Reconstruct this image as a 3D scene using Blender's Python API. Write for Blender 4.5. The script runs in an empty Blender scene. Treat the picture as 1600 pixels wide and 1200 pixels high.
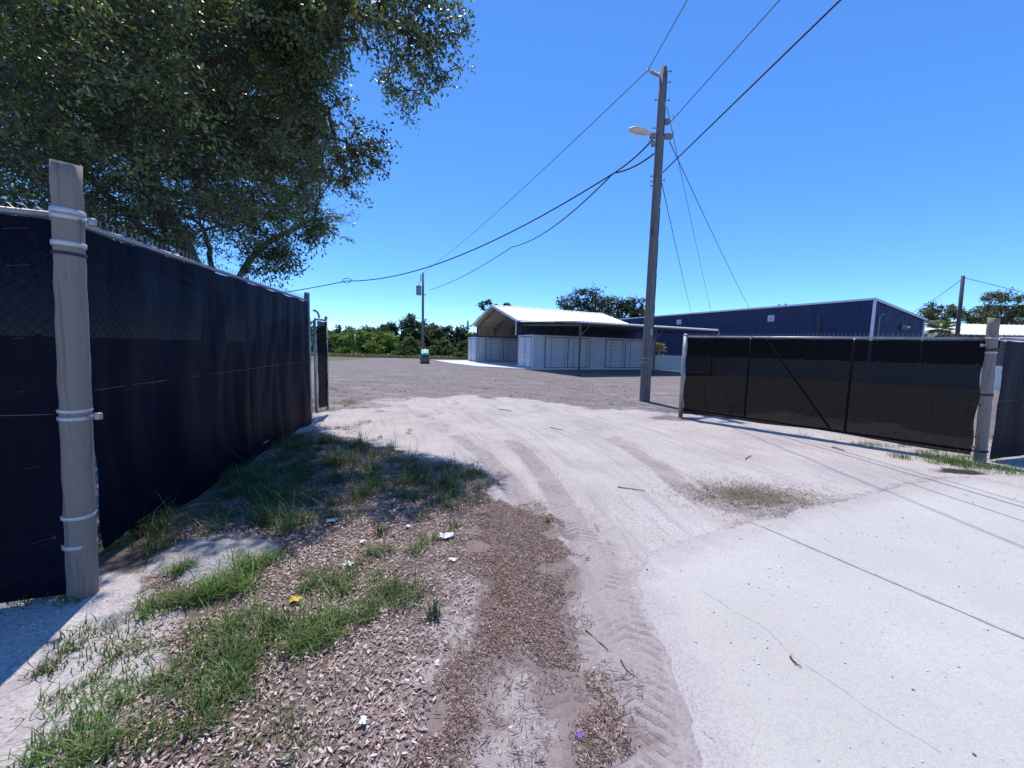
import bpy, bmesh, math, random
import numpy as np
from mathutils import Vector, Matrix
from mathutils.geometry import delaunay_2d_cdt
R = math.radians
random.seed(7); rng = np.random.default_rng(11)
sc = bpy.context.scene

# ------------------------------------------------------------------ camera
FPX, CAMH = 610.0, 1.6
PITCH, ROLL = math.atan(56.5 / FPX), R(1.43)
cam = bpy.data.cameras.new('camera'); camo = bpy.data.objects.new('camera', cam); sc.collection.objects.link(camo)
cam.sensor_width = 36; cam.lens = 36 * FPX / 1600; cam.clip_start = 0.05; cam.clip_end = 5000
CM = Matrix.Rotation(math.pi / 2 - PITCH, 4, 'X') @ Matrix.Rotation(ROLL, 4, 'Z')
camo.matrix_world = Matrix.Translation((0, 0, CAMH)) @ CM
sc.camera = camo
# ------------------------------------------------------------------ light
SUN_AZ, SUN_EL = R(-16.5), R(70)
sdir = Vector((math.sin(SUN_AZ) * math.cos(SUN_EL), math.cos(SUN_AZ) * math.cos(SUN_EL), math.sin(SUN_EL)))
world = bpy.data.worlds.new('World'); sc.world = world; world.use_nodes = True
wn = world.node_tree; bg = wn.nodes['Background']
sky = wn.nodes.new('ShaderNodeTexSky'); sky.sky_type = 'NISHITA'; sky.sun_disc = False
sky.sun_elevation = SUN_EL; sky.sun_rotation = SUN_AZ; sky.air_density = 1.0; sky.dust_density = 0.0; sky.ozone_density = 4.8; sky.altitude = 6000
hs = wn.nodes.new('ShaderNodeHueSaturation'); hs.inputs['Saturation'].default_value = 1.30; hs.inputs['Hue'].default_value = .5065; hs.inputs['Value'].default_value = 2.75
gam = wn.nodes.new('ShaderNodeGamma'); gam.inputs[1].default_value = .8
wn.links.new(sky.outputs[0], gam.inputs[0]); wn.links.new(gam.outputs[0], hs.inputs['Color']); wn.links.new(hs.outputs[0], bg.inputs[0]); bg.inputs[1].default_value = 0.14
sun = bpy.data.lights.new('sun', 'SUN'); suno = bpy.data.objects.new('sun', sun); sc.collection.objects.link(suno)
sun.energy = 4.5; sun.angle = R(0.53); sun.color = (1, 0.935, 0.84)
suno.rotation_euler = sdir.to_track_quat('Z', 'Y').to_euler(); suno.location = sdir * 60
sc.view_settings.view_transform = 'Standard'; sc.view_settings.look = 'None'; sc.view_settings.gamma = 1
sc.view_settings.exposure = 0.21
sc.render.engine = 'CYCLES'; sc.cycles.max_bounces = 6; sc.cycles.transparent_max_bounces = 12
sc.cycles.use_denoising = True

# ------------------------------------------------------------------ measuring helpers
CR = CM.to_3x3(); NCR = np.array(CR)
def ray(px, py): return CR @ Vector(((px - 800) / FPX, (600 - py) / FPX, -1))
def P(px, py, y):
    d = ray(px, py); return Vector((0, 0, CAMH)) + d * (y / d.y)
def G(px, py, z=0.0):
    d = ray(px, py); return Vector((0, 0, CAMH)) + d * ((z - CAMH) / d.z)
def proj(p):
    q = (np.asarray(p) - np.array([0, 0, CAMH])) @ NCR
    z = np.where(-q[:, 2] > 0.05, -q[:, 2], np.nan)
    return 800 + FPX * q[:, 0] / z, 600 - FPX * q[:, 1] / z
_lat = np.random.default_rng(3).random((256, 256))
def vn(x, y):
    xi, yi = np.floor(x).astype(int), np.floor(y).astype(int); fx, fy = x - xi, y - yi
    fx, fy = fx * fx * (3 - 2 * fx), fy * fy * (3 - 2 * fy)
    g = lambda a, b: _lat[a & 255, b & 255]
    return (g(xi, yi) * (1 - fx) + g(xi + 1, yi) * fx) * (1 - fy) + (g(xi, yi + 1) * (1 - fx) + g(xi + 1, yi + 1) * fx) * fy
def fbm(x, y, o=3):
    s, a, t = 0, 1, 0
    for k in range(o): s = s + a * vn(x * 2 ** k + 17.3 * k, y * 2 ** k - 9.1 * k); t += a; a *= .5
    return s / t
def sdf(x, y, poly):
    """signed distance (negative inside) of points to a polygon"""
    x, y = np.asarray(x, float), np.asarray(y, float)
    d = np.full(x.shape, 1e9); ins = np.zeros(x.shape, bool); n = len(poly)
    for i in range(n):
        ax, ay = poly[i]; bx, by = poly[(i + 1) % n]; ex, ey = bx - ax, by - ay
        t = np.clip(((x - ax) * ex + (y - ay) * ey) / (ex * ex + ey * ey + 1e-12), 0, 1)
        d = np.minimum(d, np.hypot(x - ax - t * ex, y - ay - t * ey))
        c = (ay > y) != (by > y)
        ins ^= c & (x < (bx - ax) * (y - ay) / ((by - ay) if by != ay else 1e-12) + ax)
    return np.where(ins, -d, d)
def sm(a, b, v): t = np.clip((v - a) / (b - a), 0, 1); return t * t * (3 - 2 * t)
def gp(pts): return [tuple(G(*p)[:2]) for p in pts]

# ------------------------------------------------------------------ scene helpers
def tag(o, label=None, cat=None, group=None, kind=None):
    if label: o['label'] = label
    if cat: o['category'] = cat
    if group: o['group'] = group
    if kind: o['kind'] = kind
    return o
def empty(name, loc=(0, 0, 0), rz=0, label=None, cat=None, group=None):
    o = bpy.data.objects.new(name, None); sc.collection.objects.link(o); o.empty_display_size = .2
    o.location = loc; o.rotation_euler = (0, 0, rz); return tag(o, label, cat, group)
def copy_tree(o, parent=None):
    c = o.copy(); sc.collection.objects.link(c); c.parent = parent
    for ch in list(o.children): copy_tree(ch, c)
    return c
class MB:
    def __init__(s): s.v = []; s.f = []; s.n = 0; s.c = []
    def add(s, v, f, col=None):
        v = np.asarray(v, float).reshape(-1, 3)
        groups = {}
        if isinstance(f, np.ndarray): s.f.append(f + s.n)
        else:
            for q in f: groups.setdefault(len(q), []).append(q)
            for q in groups.values(): s.f.append(np.array(q) + s.n)
        s.v.append(v); s.n += len(v)
        s.c.append(np.tile(col, (len(v), 1)) if col is not None and np.ndim(col) == 1 else col)
        return s
    def box(s, c, d, M=None):
        c = np.array(c, float); d = np.array(d, float) / 2
        k = np.array([[x, y, z] for x in (-1, 1) for y in (-1, 1) for z in (-1, 1)]) * d
        if M is not None: k = k @ np.array(M).T
        return s.add(k + c, np.array([[0, 1, 3, 2], [4, 6, 7, 5], [0, 4, 5, 1], [2, 3, 7, 6], [0, 2, 6, 4], [1, 5, 7, 3]]))
    def bar(s, a, b, w, h):
        a, b = Vector(a), Vector(b); d = b - a; q = d.to_track_quat('X', 'Z').to_matrix()
        return s.box((a + b) / 2, (d.length, w, h), q)
    def tube(s, pts, r, n=8, cap=True):
        pts = [Vector(p) for p in pts]; m = len(pts); r = [r] * m if np.isscalar(r) else list(r)
        vs = []; up = None
        for i, p in enumerate(pts):
            t = (pts[min(i + 1, m - 1)] - pts[max(i - 1, 0)]).normalized()
            if up is None: up = Vector((0, 0, 1)) if abs(t.z) < .9 else Vector((0, 1, 0))
            a = (up - t * up.dot(t)).normalized(); b = t.cross(a); up = a
            for k in range(n):
                an = 2 * math.pi * k / n; vs.append(p + (a * math.cos(an) + b * math.sin(an)) * r[i])
        f = [(i * n + k, i * n + (k + 1) % n, (i + 1) * n + (k + 1) % n, (i + 1) * n + k) for i in range(m - 1) for k in range(n)]
        if cap: f += [tuple(range(n - 1, -1, -1)), tuple((m - 1) * n + k for k in range(n))]
        return s.add(vs, f)
    def lathe(s, prof, n=16, M=None, o=(0, 0, 0)):
        vs = [(r * math.cos(2 * math.pi * k / n), r * math.sin(2 * math.pi * k / n), z) for r, z in prof for k in range(n)]
        vs = np.array(vs)
        if M is not None: vs = vs @ np.array(M).T
        m = len(prof)
        f = [(i * n + k, i * n + (k + 1) % n, (i + 1) * n + (k + 1) % n, (i + 1) * n + k) for i in range(m - 1) for k in range(n)]
        f += [tuple(range(n - 1, -1, -1)), tuple((m - 1) * n + k for k in range(n))]
        return s.add(vs + np.array(o), f)
    def prism(s, pts, a, b):
        """closed outline pts (list of 3D) swept from offset a to offset b"""
        n = len(pts); v = [Vector(p) + Vector(a) for p in pts] + [Vector(p) + Vector(b) for p in pts]
        f = [tuple(range(n - 1, -1, -1)), tuple(range(n, 2 * n))] + [(i, (i + 1) % n, n + (i + 1) % n, n + i) for i in range(n)]
        return s.add(v, f)
    def corr(s, o, u, v, n, L, H, pitch, depth, rib=.28, H2=None, thick=.004, frac=.09):
        """trapezoid-ribbed sheet: ribs repeat along u, run along v, stand out along n; H may change to H2 along u"""
        o, u, v, n = (np.array(q, float) for q in (o, u, v, n)); xs, zs = [0], [0]; x = 0
        while x + pitch <= L + 1e-6:
            for a, z in ((1 - rib - 2 * frac, 0), (1 - rib - frac, depth), (1 - frac, depth), (1, 0)): xs.append(x + a * pitch); zs.append(z)
            x += pitch
        if L - x > .01: xs.append(L); zs.append(0)
        xs, zs = np.array(xs), np.array(zs); h = H + ((H2 if H2 is not None else H) - H) * xs / L; k = len(xs)
        lo = o + xs[:, None] * u + zs[:, None] * n; hi = lo + h[:, None] * v
        V = np.concatenate([lo, hi, lo - n * thick, hi - n * thick]); i = np.arange(k - 1)
        F = np.concatenate([np.stack([i, i + 1, k + i + 1, k + i], 1), np.stack([2 * k + i, 3 * k + i, 3 * k + i + 1, 2 * k + i + 1], 1),
                            np.stack([i, 2 * k + i, 2 * k + i + 1, i + 1], 1), np.stack([k + i, k + i + 1, 3 * k + i + 1, 3 * k + i], 1)])
        return s.add(V, F)
    def build(s, name, m, parent=None, smooth=False, bevel=0):
        me = bpy.data.meshes.new(name); v = np.concatenate(s.v).astype(np.float32)
        lt = np.concatenate([np.full(len(f), f.shape[1]) for f in s.f]); lv = np.concatenate([f.ravel() for f in s.f])
        me.vertices.add(len(v)); me.vertices.foreach_set('co', v.ravel())
        me.loops.add(len(lv)); me.loops.foreach_set('vertex_index', lv.astype(np.int32))
        me.polygons.add(len(lt)); st = np.concatenate([[0], np.cumsum(lt)[:-1]])
        me.polygons.foreach_set('loop_start', st.astype(np.int32))
        me.update(calc_edges=True)
        me.polygons.foreach_set('use_smooth', np.full(len(lt), smooth))
        if any(c is not None for c in s.c):
            cc = np.concatenate([c if c is not None else np.full((len(q), 3), .5) for c, q in zip(s.c, s.v)])
            at = me.attributes.new('col', 'FLOAT_COLOR', 'POINT')
            at.data.foreach_set('color', np.concatenate([cc, np.ones((len(cc), 1))], 1).astype(np.float32).ravel())
        me.materials.append(m)
        o = bpy.data.objects.new(name, me); sc.collection.objects.link(o)
        if parent: o.parent = parent
        if bevel:
            b = o.modifiers.new('bevel', 'BEVEL'); b.width = bevel; b.segments = 2; b.limit_method = 'ANGLE'
        return o

# ------------------------------------------------------------------ material helpers
class NT:
    def __init__(s, name):
        s.m = bpy.data.materials.new(name); s.m.use_nodes = True; s.t = s.m.node_tree; s.b = s.t.nodes['Principled BSDF']; s.out = s.t.nodes['Material Output']
    def new(s, ty, **k):
        n = s.t.nodes.new('ShaderNode' + ty)
        for a, v in k.items(): setattr(n, a, v)
        return n
    def set(s, sock, v):
        if isinstance(v, bpy.types.NodeSocket): s.t.links.new(v, sock)
        elif isinstance(v, tuple) and len(v) == 3 and sock.type == 'RGBA': sock.default_value = (*v, 1)
        else: sock.default_value = v
    def pos(s, kind='Object'): return s.new('TexCoord').outputs[kind]
    def mapping(s, v, sc_): n = s.new('Mapping'); s.set(n.inputs[0], v); n.inputs['Scale'].default_value = sc_; return n.outputs[0]
    def noise(s, vec, scale, det=4, rough=.55, dist=0):
        n = s.new('TexNoise'); s.set(n.inputs['Vector'], vec); n.inputs['Scale'].default_value = scale; n.inputs['Detail'].default_value = det
        n.inputs['Roughness'].default_value = rough; n.inputs['Distortion'].default_value = dist; return n.outputs['Fac']
    def voro(s, vec, scale, feat='F1', out='Distance'):
        n = s.new('TexVoronoi', feature=feat); s.set(n.inputs['Vector'], vec); n.inputs['Scale'].default_value = scale; return n.outputs[out]
    def ramp(s, f, *st):
        n = s.new('ValToRGB'); s.set(n.inputs[0], f); e = n.color_ramp.elements
        while len(e) < len(st): e.new(.5)
        for q, (p, c) in zip(e, st): q.position = p; q.color = (*c, 1) if isinstance(c, tuple) else (c, c, c, 1)
        return n.outputs[0]
    def mix(s, f, a, b, bt='MIX'):
        n = s.new('Mix', data_type='RGBA', blend_type=bt); s.set(n.inputs[0], f); s.set(n.inputs[6], a); s.set(n.inputs[7], b); return n.outputs[2]
    def math(s, op, a, b=0.0, c=None):
        n = s.new('Math', operation=op); s.set(n.inputs[0], a); s.set(n.inputs[1], b)
        if c is not None: s.set(n.inputs[2], c)
        return n.outputs[0]
    def smooth(s, v, a, b):
        n = s.new('MapRange', interpolation_type='SMOOTHSTEP'); s.set(n.inputs[0], v); n.inputs[1].default_value = a; n.inputs[2].default_value = b; return n.outputs[0]
    def attr(s, name): return s.new('Attribute', attribute_name=name)
    def bump(s, h, st=.3, d=.01, nrm=None):
        n = s.new('Bump'); s.set(n.inputs['Height'], h); n.inputs['Strength'].default_value = st; n.inputs['Distance'].default_value = d
        if nrm is not None: s.set(n.inputs['Normal'], nrm)
        return n.outputs[0]
    def fin(s, col=None, rough=None, nrm=None, metal=None, spec=None):
        for k, v in (('Base Color', col), ('Roughness', rough), ('Normal', nrm), ('Metallic', metal), ('Specular IOR Level', spec)):
            if v is not None: s.set(s.b.inputs[k], v)
        return s.m
def paint(name, c, rough=.5, var=.12, scale=3, metal=0.0, dirt=None, bump=.0):
    n = NT(name); p = n.pos(); k = n.noise(p, scale, 5, .6)
    col = n.ramp(k, (.3, tuple(x * (1 - var) for x in c)), (.7, tuple(min(1, x * (1 + var)) for x in c)))
    if dirt:
        q = n.noise(n.mapping(p, (6, 6, .8)), 1.6, 5, .7); col = n.mix(n.smooth(q, .52, .75), col, dirt)
    nr = n.bump(n.noise(p, 60, 3), bump, .002) if bump else None
    return n.fin(col, n.ramp(k, (.3, max(0.05, rough - .1)), (.7, min(1, rough + .1))), nr, metal)
def wood(name, a, b, dark):
    n = NT(name); p = n.pos(); g = n.noise(n.mapping(p, (14, 14, .9)), 2.2, 6, .65); k = n.noise(p, 2.5, 3)
    col = n.ramp(g, (.3, a), (.66, b)); col = n.mix(n.smooth(n.noise(n.mapping(p, (30, 30, 1.2)), 1.4, 4, .6), .56, .66), col, dark)
    col = n.mix(n.smooth(n.noise(n.mapping(p, (1, 1, .6)), 5, 4), .55, .8), col, dark)
    return n.fin(col, .85, n.bump(g, .5, .006))
def leafmat(name, trans=.35, rough=.38, tint=(1.5, 1.6, .6), spec=.5):
    n = NT(name); c = n.attr('col').outputs['Color']; n.fin(c, rough, spec=spec)
    t = n.new('BsdfTranslucent'); n.set(t.inputs[0], n.mix(1.0, c, tint, 'MULTIPLY')); m = n.new('MixShader'); m.inputs[0].default_value = trans
    n.t.links.new(n.b.outputs[0], m.inputs[1]); n.t.links.new(t.outputs[0], m.inputs[2]); n.t.links.new(m.outputs[0], n.out.inputs[0]); return n.m
def screenmat(name, c, open_=.14):
    """woven windscreen: dark threads with small gaps one can partly see through"""
    n = NT(name); p = n.pos(); k = n.noise(n.mapping(p, (1, 1, .35)), 2.0, 5, .6)
    col = n.ramp(k, (.3, tuple(x * .65 for x in c)), (.72, tuple(x * 1.35 for x in c)))
    n.fin(col, .6, n.bump(n.noise(n.mapping(p, (1, 1, .25)), 7, 5), .45, .03), spec=.08)
    t = n.new('BsdfTransparent'); m = n.new('MixShader')
    n.set(m.inputs[0], n.ramp(n.noise(p, 40, 3), (.3, open_ * .7), (.7, open_ * 1.3)))
    n.t.links.new(n.b.outputs[0], m.inputs[1]); n.t.links.new(t.outputs[0], m.inputs[2]); n.t.links.new(m.outputs[0], n.out.inputs[0]); return n.m

M = {}
M['galv'] = paint('galvanized steel', (.30, .305, .31), .5, .2, 8, .65)
M['galv_dark'] = paint('old galvanized steel', (.25, .25, .25), .5, .25, 8, .5)
M['band'] = paint('steel band', (.46, .46, .47), .45, .15, 12, .3)
M['black'] = paint('black plastic', (.012, .012, .014), .5)
M['navy'] = paint('navy strap', (.012, .014, .04), .6)
M['post_wood'] = wood('weathered post wood', (.225, .195, .168), (.19, .163, .14), (.15, .125, .105))
M['pole_wood'] = wood('old pole wood', (.20, .18, .175), (.13, .118, .115), (.07, .064, .062))
M['dark_pole'] = wood('dark pole wood', (.075, .068, .066), (.05, .045, .044), (.03, .027, .026))
M['screen'] = screenmat('navy windscreen', (.0011, .0017, .0098), .005)
M['screen_black'] = screenmat('black windscreen', (.0036, .0034, .0036), .038)
M['white_metal'] = paint('white roof metal', (.88, .88, .85), .45, .03, 2)
M['trim'] = paint('white trim', (.62, .65, .70), .5, .06, 2)
M['tan'] = paint('tan sheet', (.30, .235, .17), .6, .15, 2)
M['steel_frame'] = paint('brown steel tube', (.06, .05, .048), .55, .15, 4)
M['container'] = paint('pale grey container paint', (.58, .61, .66), .5, .06, 2, 0, (.40, .40, .41))
M['seal'] = paint('black rubber seal', (.03, .032, .04), .7)
M['blue'] = paint('blue wall sheet', (.005, .018, .072), .6, .08, 1.2)
M['blue_dark'] = paint('dark blue sheet', (.03, .045, .10), .5, .1, 1.2)
M['vinyl'] = paint('white vinyl', (.78, .79, .82), .45, .03, 2)
M['teal'] = paint('teal machine paint', (.03, .36, .33), .6, .1, 3)
M['machine_grey'] = paint('machine grey', (.09, .09, .085), .5, .2, 6, 0, (.16, .13, .10))
M['drum'] = paint('worn drum steel', (.16, .13, .11), .5, .25, 8, .4)
M['lamp_grey'] = paint('lamp housing', (.45, .45, .43), .45, .1, 6)
M['lens'] = paint('lamp lens', (.55, .52, .42), .2, .1, 6)
M['porcelain'] = paint('insulator grey', (.42, .43, .45), .25)
M['wire'] = paint('black cable', (.02, .02, .024), .6)
M['wire_alu'] = paint('aluminium cable', (.10, .11, .13), .5)
M['transformer'] = paint('transformer grey', (.22, .22, .28), .5)
M['bark'] = wood('oak bark', (.10, .085, .07), (.055, .046, .04), (.025, .02, .018))
M['oak_leaf'] = leafmat('oak leaves', .38, .38, (1.7, 1.8, .5), .7)
M['leaf'] = leafmat('tree leaves', .4, .5)
M['grass'] = leafmat('grass blades', .3, .5, (1.4, 1.5, .6))
M['litter'] = leafmat('dry leaves', .06, .6, (1.2, 1, .8), .3)
M['roof_grey'] = paint('pale metal roof', (.62, .62, .68), .45, .06, 1)

# ------------------------------------------------------------------ ground
DRIVE_PX = [(1095, 1290), (1062, 1130), (1030, 1030), (1000, 960), (985, 905), (1005, 868), (1060, 848), (1110, 832), (1171, 814), (1221, 808), (1235, 795),
            (1308, 783), (1362, 771), (1421, 757), (1471, 748), (1525, 747), (1600, 762)]
drive = gp(DRIVE_PX); drive += [(9.5, 5.0), (12.5, 2.8), (9.0, -4.5), (0.9, -4.5), (.62, -1)]
yard = gp([(300, 640), (515, 642), (600, 625), (720, 617), (800, 622), (900, 634), (1050, 650), (1140, 640), (1320, 655), (1560, 690)]) + [(30, 12), (140, 20), (140, 160), (-140, 160), (-140, 14)]
mulch = gp([(735, 750), (800, 795), (870, 812), (905, 870), (890, 930), (905, 1000), (900, 1070), (960, 1120), (985, 1200), (1010, 1290), (560, 1290), (560, 1150), (640, 1050), (690, 960), (700, 860)])
verge = gp([(486, 668), (600, 698), (700, 720), (775, 745), (745, 800), (705, 860), (690, 960), (640, 1060), (590, 1290), (-60, 1290), (60, 1150), (150, 1010), (205, 935), (150, 895), (135, 868), (300, 765), (400, 702)])
LEAN = [(-9, .2), (-2.9, 2.4), (-3.1, 2.7), (-4.2, 7.7), (-9, 12), (-14, 8)]
P_PATCH = G(1178, 775); P_DAMP = G(1490, 737); P_CONC = G(335, 872)
tracks = [gp([(1010, 1290), (985, 1020), (955, 930), (915, 850), (875, 780), (840, 730), (795, 685), (740, 650), (700, 628)]),
          gp([(1330, 830), (1200, 800), (1130, 790), (1075, 762), (1010, 715), (930, 672), (850, 640), (800, 620)]),
          gp([(900, 1290), (890, 1050), (860, 930), (840, 840), (800, 760), (740, 700), (660, 650), (600, 625)])]
def dense(pts, k=8):
    out = []; p = [np.array(q) for q in pts]; p = [2 * p[0] - p[1]] + p + [2 * p[-1] - p[-2]]
    for i in range(1, len(p) - 2):
        for t in np.arange(k) / k:
            out.append(.5 * ((2 * p[i]) + (-p[i - 1] + p[i + 1]) * t + (2 * p[i - 1] - 5 * p[i] + 4 * p[i + 1] - p[i + 2]) * t * t + (-p[i - 1] + 3 * p[i] - 3 * p[i + 1] + p[i + 2]) * t ** 3))
    return out + [p[-2]]
def along(x, y, pts):
    """u = length along the path, v = signed offset from it"""
    bd = np.full(x.shape, 1e9); bu = np.zeros(x.shape); bv = np.full(x.shape, 9.0); acc = 0
    for a, b in zip(pts[:-1], pts[1:]):
        e = b - a; L = np.hypot(*e); ex, ey = e / L
        t = np.clip((x - a[0]) * ex + (y - a[1]) * ey, 0, L); d = np.hypot(x - a[0] - t * ex, y - a[1] - t * ey)
        s = np.sign((x - a[0]) * ey - (y - a[1]) * ex); m = d < bd
        bd = np.where(m, d, bd); bu = np.where(m, acc + t, bu); bv = np.where(m, d * s, bv); acc += L
    return bu, bv
TR = [dense(t, 6) for t in tracks]; FLOW = dense([(.75, -6), (.7, -2)] + tracks[0] + [(-3.5, 15), (-8, 24), (-20, 44)], 6)
def height(x, y, full=False):
    x, y = np.asarray(x, float), np.asarray(y, float)
    near = np.exp(-np.hypot(x, y) / 14)
    h = (.05 * (fbm(x * .55 + 40, y * .55 + 40, 3) - .5) + .006 * (fbm(x * 4 + 9, y * 4, 2) - .5)) * near
    tr = np.zeros(x.shape); u = np.zeros(x.shape); v = np.zeros(x.shape)
    for t in TR:
        a, b = along(x, y, t); m = 1 - sm(.10, .2, np.abs(b)); h = h - .016 * m + .012 * np.exp(-((np.abs(b) - .21) / .05) ** 2)
        w = m > tr; u = np.where(w, a, u); v = np.where(w, b, v); tr = np.maximum(tr, m)
    sv = sdf(x, y, verge); h = h + .02 * sm(.1, -.5, sv)
    smu = sdf(x, y, mulch); h = h + .018 * sm(.1, -.3, smu) * fbm(x * 3, y * 3, 2)
    sd = sdf(x, y, drive); h = h * sm(0.0, .5, sd) + .014 * np.exp(-(np.maximum(sd, 0) / .09) ** 2) - .05 * sm(-.05, -.12, sd)
    h = np.where(np.hypot(x, y) > 45, h * .2, h)
    return (h, tr, u, v, sv, smu, sd) if full else h
def hz(x, y): return float(height(np.array([x]), np.array([y]))[0])

def axis(s0, g, end):
    a = [0.0]
    while a[-1] < end: a.append(a[-1] + s0 + g * a[-1])
    return np.array(a + [end * 2, end * 6, 2500])
ax = axis(.028, .013, 80); xs = np.concatenate([-ax[:0:-1], ax]); ay = axis(.022, .0125, 80); ys = np.concatenate([-axis(.15, .2, 40)[:0:-1], ay])
X, Y = np.meshgrid(xs, ys); H, TRK, U, V, SV, SMU, SD = height(X, Y, True)
SY = sdf(X, Y, yard); w1 = fbm(X * 1.3 + 3, Y * 1.3, 4) - .5; w2 = fbm(X * 3.4 + 3, Y * 3.4, 4) - .5
nx, ny = len(xs), len(ys); i = np.arange(nx - 1)[None, :] + nx * np.arange(ny - 1)[:, None]; i = i.ravel()
g = MB(); g.add(np.stack([X, Y, H], -1).reshape(-1, 3), np.stack([i, i + 1, i + nx + 1, i + nx], 1))

n = NT('dirt yard and verge'); p = n.pos()
A1 = n.new('SeparateColor'); n.set(A1.inputs[0], n.attr('mask1').outputs['Color']); A2 = n.new('SeparateColor'); n.set(A2.inputs[0], n.attr('mask2').outputs['Color'])
fine = n.noise(p, 55, 6, .7); mid = n.noise(p, 7, 5, .6); big = n.noise(p, .9, 4, .6); grit = n.voro(p, 75); stretch = n.noise(n.mapping(p, (1, .35, 1)), 26, 4, .7, 1.5)
def thr(m, k=.55, a=.35, b=.65, src=None): return n.smooth(n.math('ADD', m, n.math('MULTIPLY', n.math('SUBTRACT', src or mid, .5), k)), a, b)
strk = n.noise(n.mapping(n.attr('flow').outputs['Vector'], (.16, 1.5, 1)), 4.5, 7, .68, .3)
sand = n.mix(n.smooth(big, .3, .72), (.42, .38, .365), (.53, .487, .468)); sand = n.mix(n.math('MULTIPLY', n.smooth(fine, .46, .64), .75), sand, (.24, .21, .22)); sand = n.mix(n.math('MULTIPLY', n.smooth(n.noise(p, 170, 3, .8), .55, .68), .6), sand, (.16, .135, .14))
sand = n.mix(n.math('MULTIPLY', n.smooth(strk, .48, .70), .75), sand, (.30, .26, .27)); sand = n.mix(n.math('MULTIPLY', n.smooth(n.noise(p, 16, 5, .7), .55, .72), .5), sand, (.33, .29, .30))
sand = n.mix(n.smooth(grit, .18, .08), sand, (.56, .53, .55)); sand = n.mix(n.smooth(n.voro(p, 31), .12, .06), sand, (.15, .115, .11)); sand = n.mix(n.smooth(n.voro(p, 110), .16, .08), sand, (.20, .165, .165))
grav = n.mix(n.smooth(fine, .38, .62), (.255, .22, .212), (.115, .094, .090)); grav = n.mix(n.math('MULTIPLY', n.smooth(n.noise(n.mapping(p, (.18, .9, 1)), .9, 6, .7), .46, .62), .55), grav, (.14, .115, .112)); grav = n.mix(n.math('MULTIPLY', n.smooth(n.noise(p, 6, 5, .75), .52, .66), .6), grav, (.36, .33, .33)); grav = n.mix(n.smooth(n.noise(n.mapping(p, (.25, 1, 1)), 2.4, 6, .7), .5, .7), grav, (.31, .28, .285))
grav = n.mix(n.smooth(n.voro(p, 14), .12, .06), grav, (.40, .38, .38))
mul = n.mix(n.smooth(stretch, .35, .68), (.18, .115, .092), (.07, .046, .038)); mul = n.mix(n.smooth(n.noise(p, 38, 5, .7), .58, .72), mul, (.30, .24, .215))
soil = n.mix(n.smooth(fine, .35, .65), (.17, .13, .11), (.075, .058, .05)); soil = n.mix(n.smooth(mid, .5, .75), soil, (.24, .2, .185))
c = n.mix(thr(A1.outputs[0], .5), sand, grav); c = n.mix(n.math('MULTIPLY', thr(A1.outputs[1], 1.1, .3, .75), .9), c, mul); c = n.mix(thr(A1.outputs[2], .7), c, soil)
c = n.mix(n.math('MULTIPLY', thr(A2.outputs[0], .7), .55), c, (.26, .215, .215)); c = n.mix(n.math('MULTIPLY', thr(A2.outputs[1], 1.5, .35, .9, n.noise(p, 12, 6, .7)), .85), c, n.mix(n.smooth(fine, .4, .6), (.25, .205, .175), (.115, .092, .072)))
c = n.mix(thr(A2.outputs[2], 1.3, .35, .8), c, (.035, .03, .026))
tv = n.new('SeparateXYZ'); n.set(tv.inputs[0], n.attr('trk').outputs['Vector'])
chev = n.math('SINE', n.math('ADD', n.math('MULTIPLY', n.math('ADD', tv.outputs[0], n.math('MULTIPLY', n.noise(p, 9, 3), .05)), 95.0), n.math('MULTIPLY', n.math('ABSOLUTE', tv.outputs[1]), 60.0)))
tm = n.math('MULTIPLY', tv.outputs[2], n.math('MULTIPLY', n.smooth(n.noise(p, 2.6, 4), .40, .62), n.smooth(n.noise(p, 21, 4), .35, .6))); chev = n.math('MULTIPLY', n.smooth(chev, -.2, .5), tm)
c = n.mix(n.math('MULTIPLY', chev, .45), c, (.14, .115, .115)); grass_t = n.mix(n.smooth(n.noise(p, .35, 5, .65), .42, .62), (.10, .10, .05), (.17, .15, .09)); c = n.mix(thr(n.attr('field').outputs['Fac'], .5, .35, .65, big), c, grass_t)
hh = n.math('ADD', n.math('MULTIPLY', fine, .55), n.math('ADD', n.math('MULTIPLY', grit, .35), n.math('MULTIPLY', chev, .9)))
n.fin(c, .95, n.bump(hh, .8, .013, n.bump(mid, .35, .025)), spec=.2); M['ground'] = n.m

go = g.build('ground', M['ground'], smooth=True); tag(go, kind='structure')
def put(me, name, arr, ty='FLOAT_COLOR'):
    at = me.attributes.new(name, ty, 'POINT'); at.data.foreach_set({'FLOAT_COLOR': 'color', 'FLOAT_VECTOR': 'vector', 'FLOAT': 'value'}[ty], np.ascontiguousarray(arr, np.float32).ravel())
FU, FV = along(X, Y, FLOW); put(go.data, 'flow', np.stack([FU, FV, 0 * FU], -1), 'FLOAT_VECTOR'); one = np.ones_like(X); blob = lambda q, rx, ry: 1 - sm(.15, 1.35, np.hypot((X - q[0]) / rx, (Y - q[1]) / ry) + w1 * .7)
bare = np.zeros_like(X)
for q, r in ((G(800, 1085), .22), (G(830, 1140), .2), (G(725, 925), .22), (G(715, 975), .17), (G(770, 1180), .14)): bare = np.maximum(bare, blob(q, r, r * 1.3))
bare2 = np.maximum.reduce([blob(P_CONC, .55, .36), blob(G(215, 985), .32, .24), blob(G(60, 1080), .55, .5), blob(G(150, 950), .3, .3)])
m1 = np.stack([sm(1.6, -1.2, SY + w1 * 3.0), sm(.22, -.30, SMU + w2 * .75) * (1 - .6 * bare), sm(.22, -.30, SV + w2 * .5) * (1 - bare2), one], -1)
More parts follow.
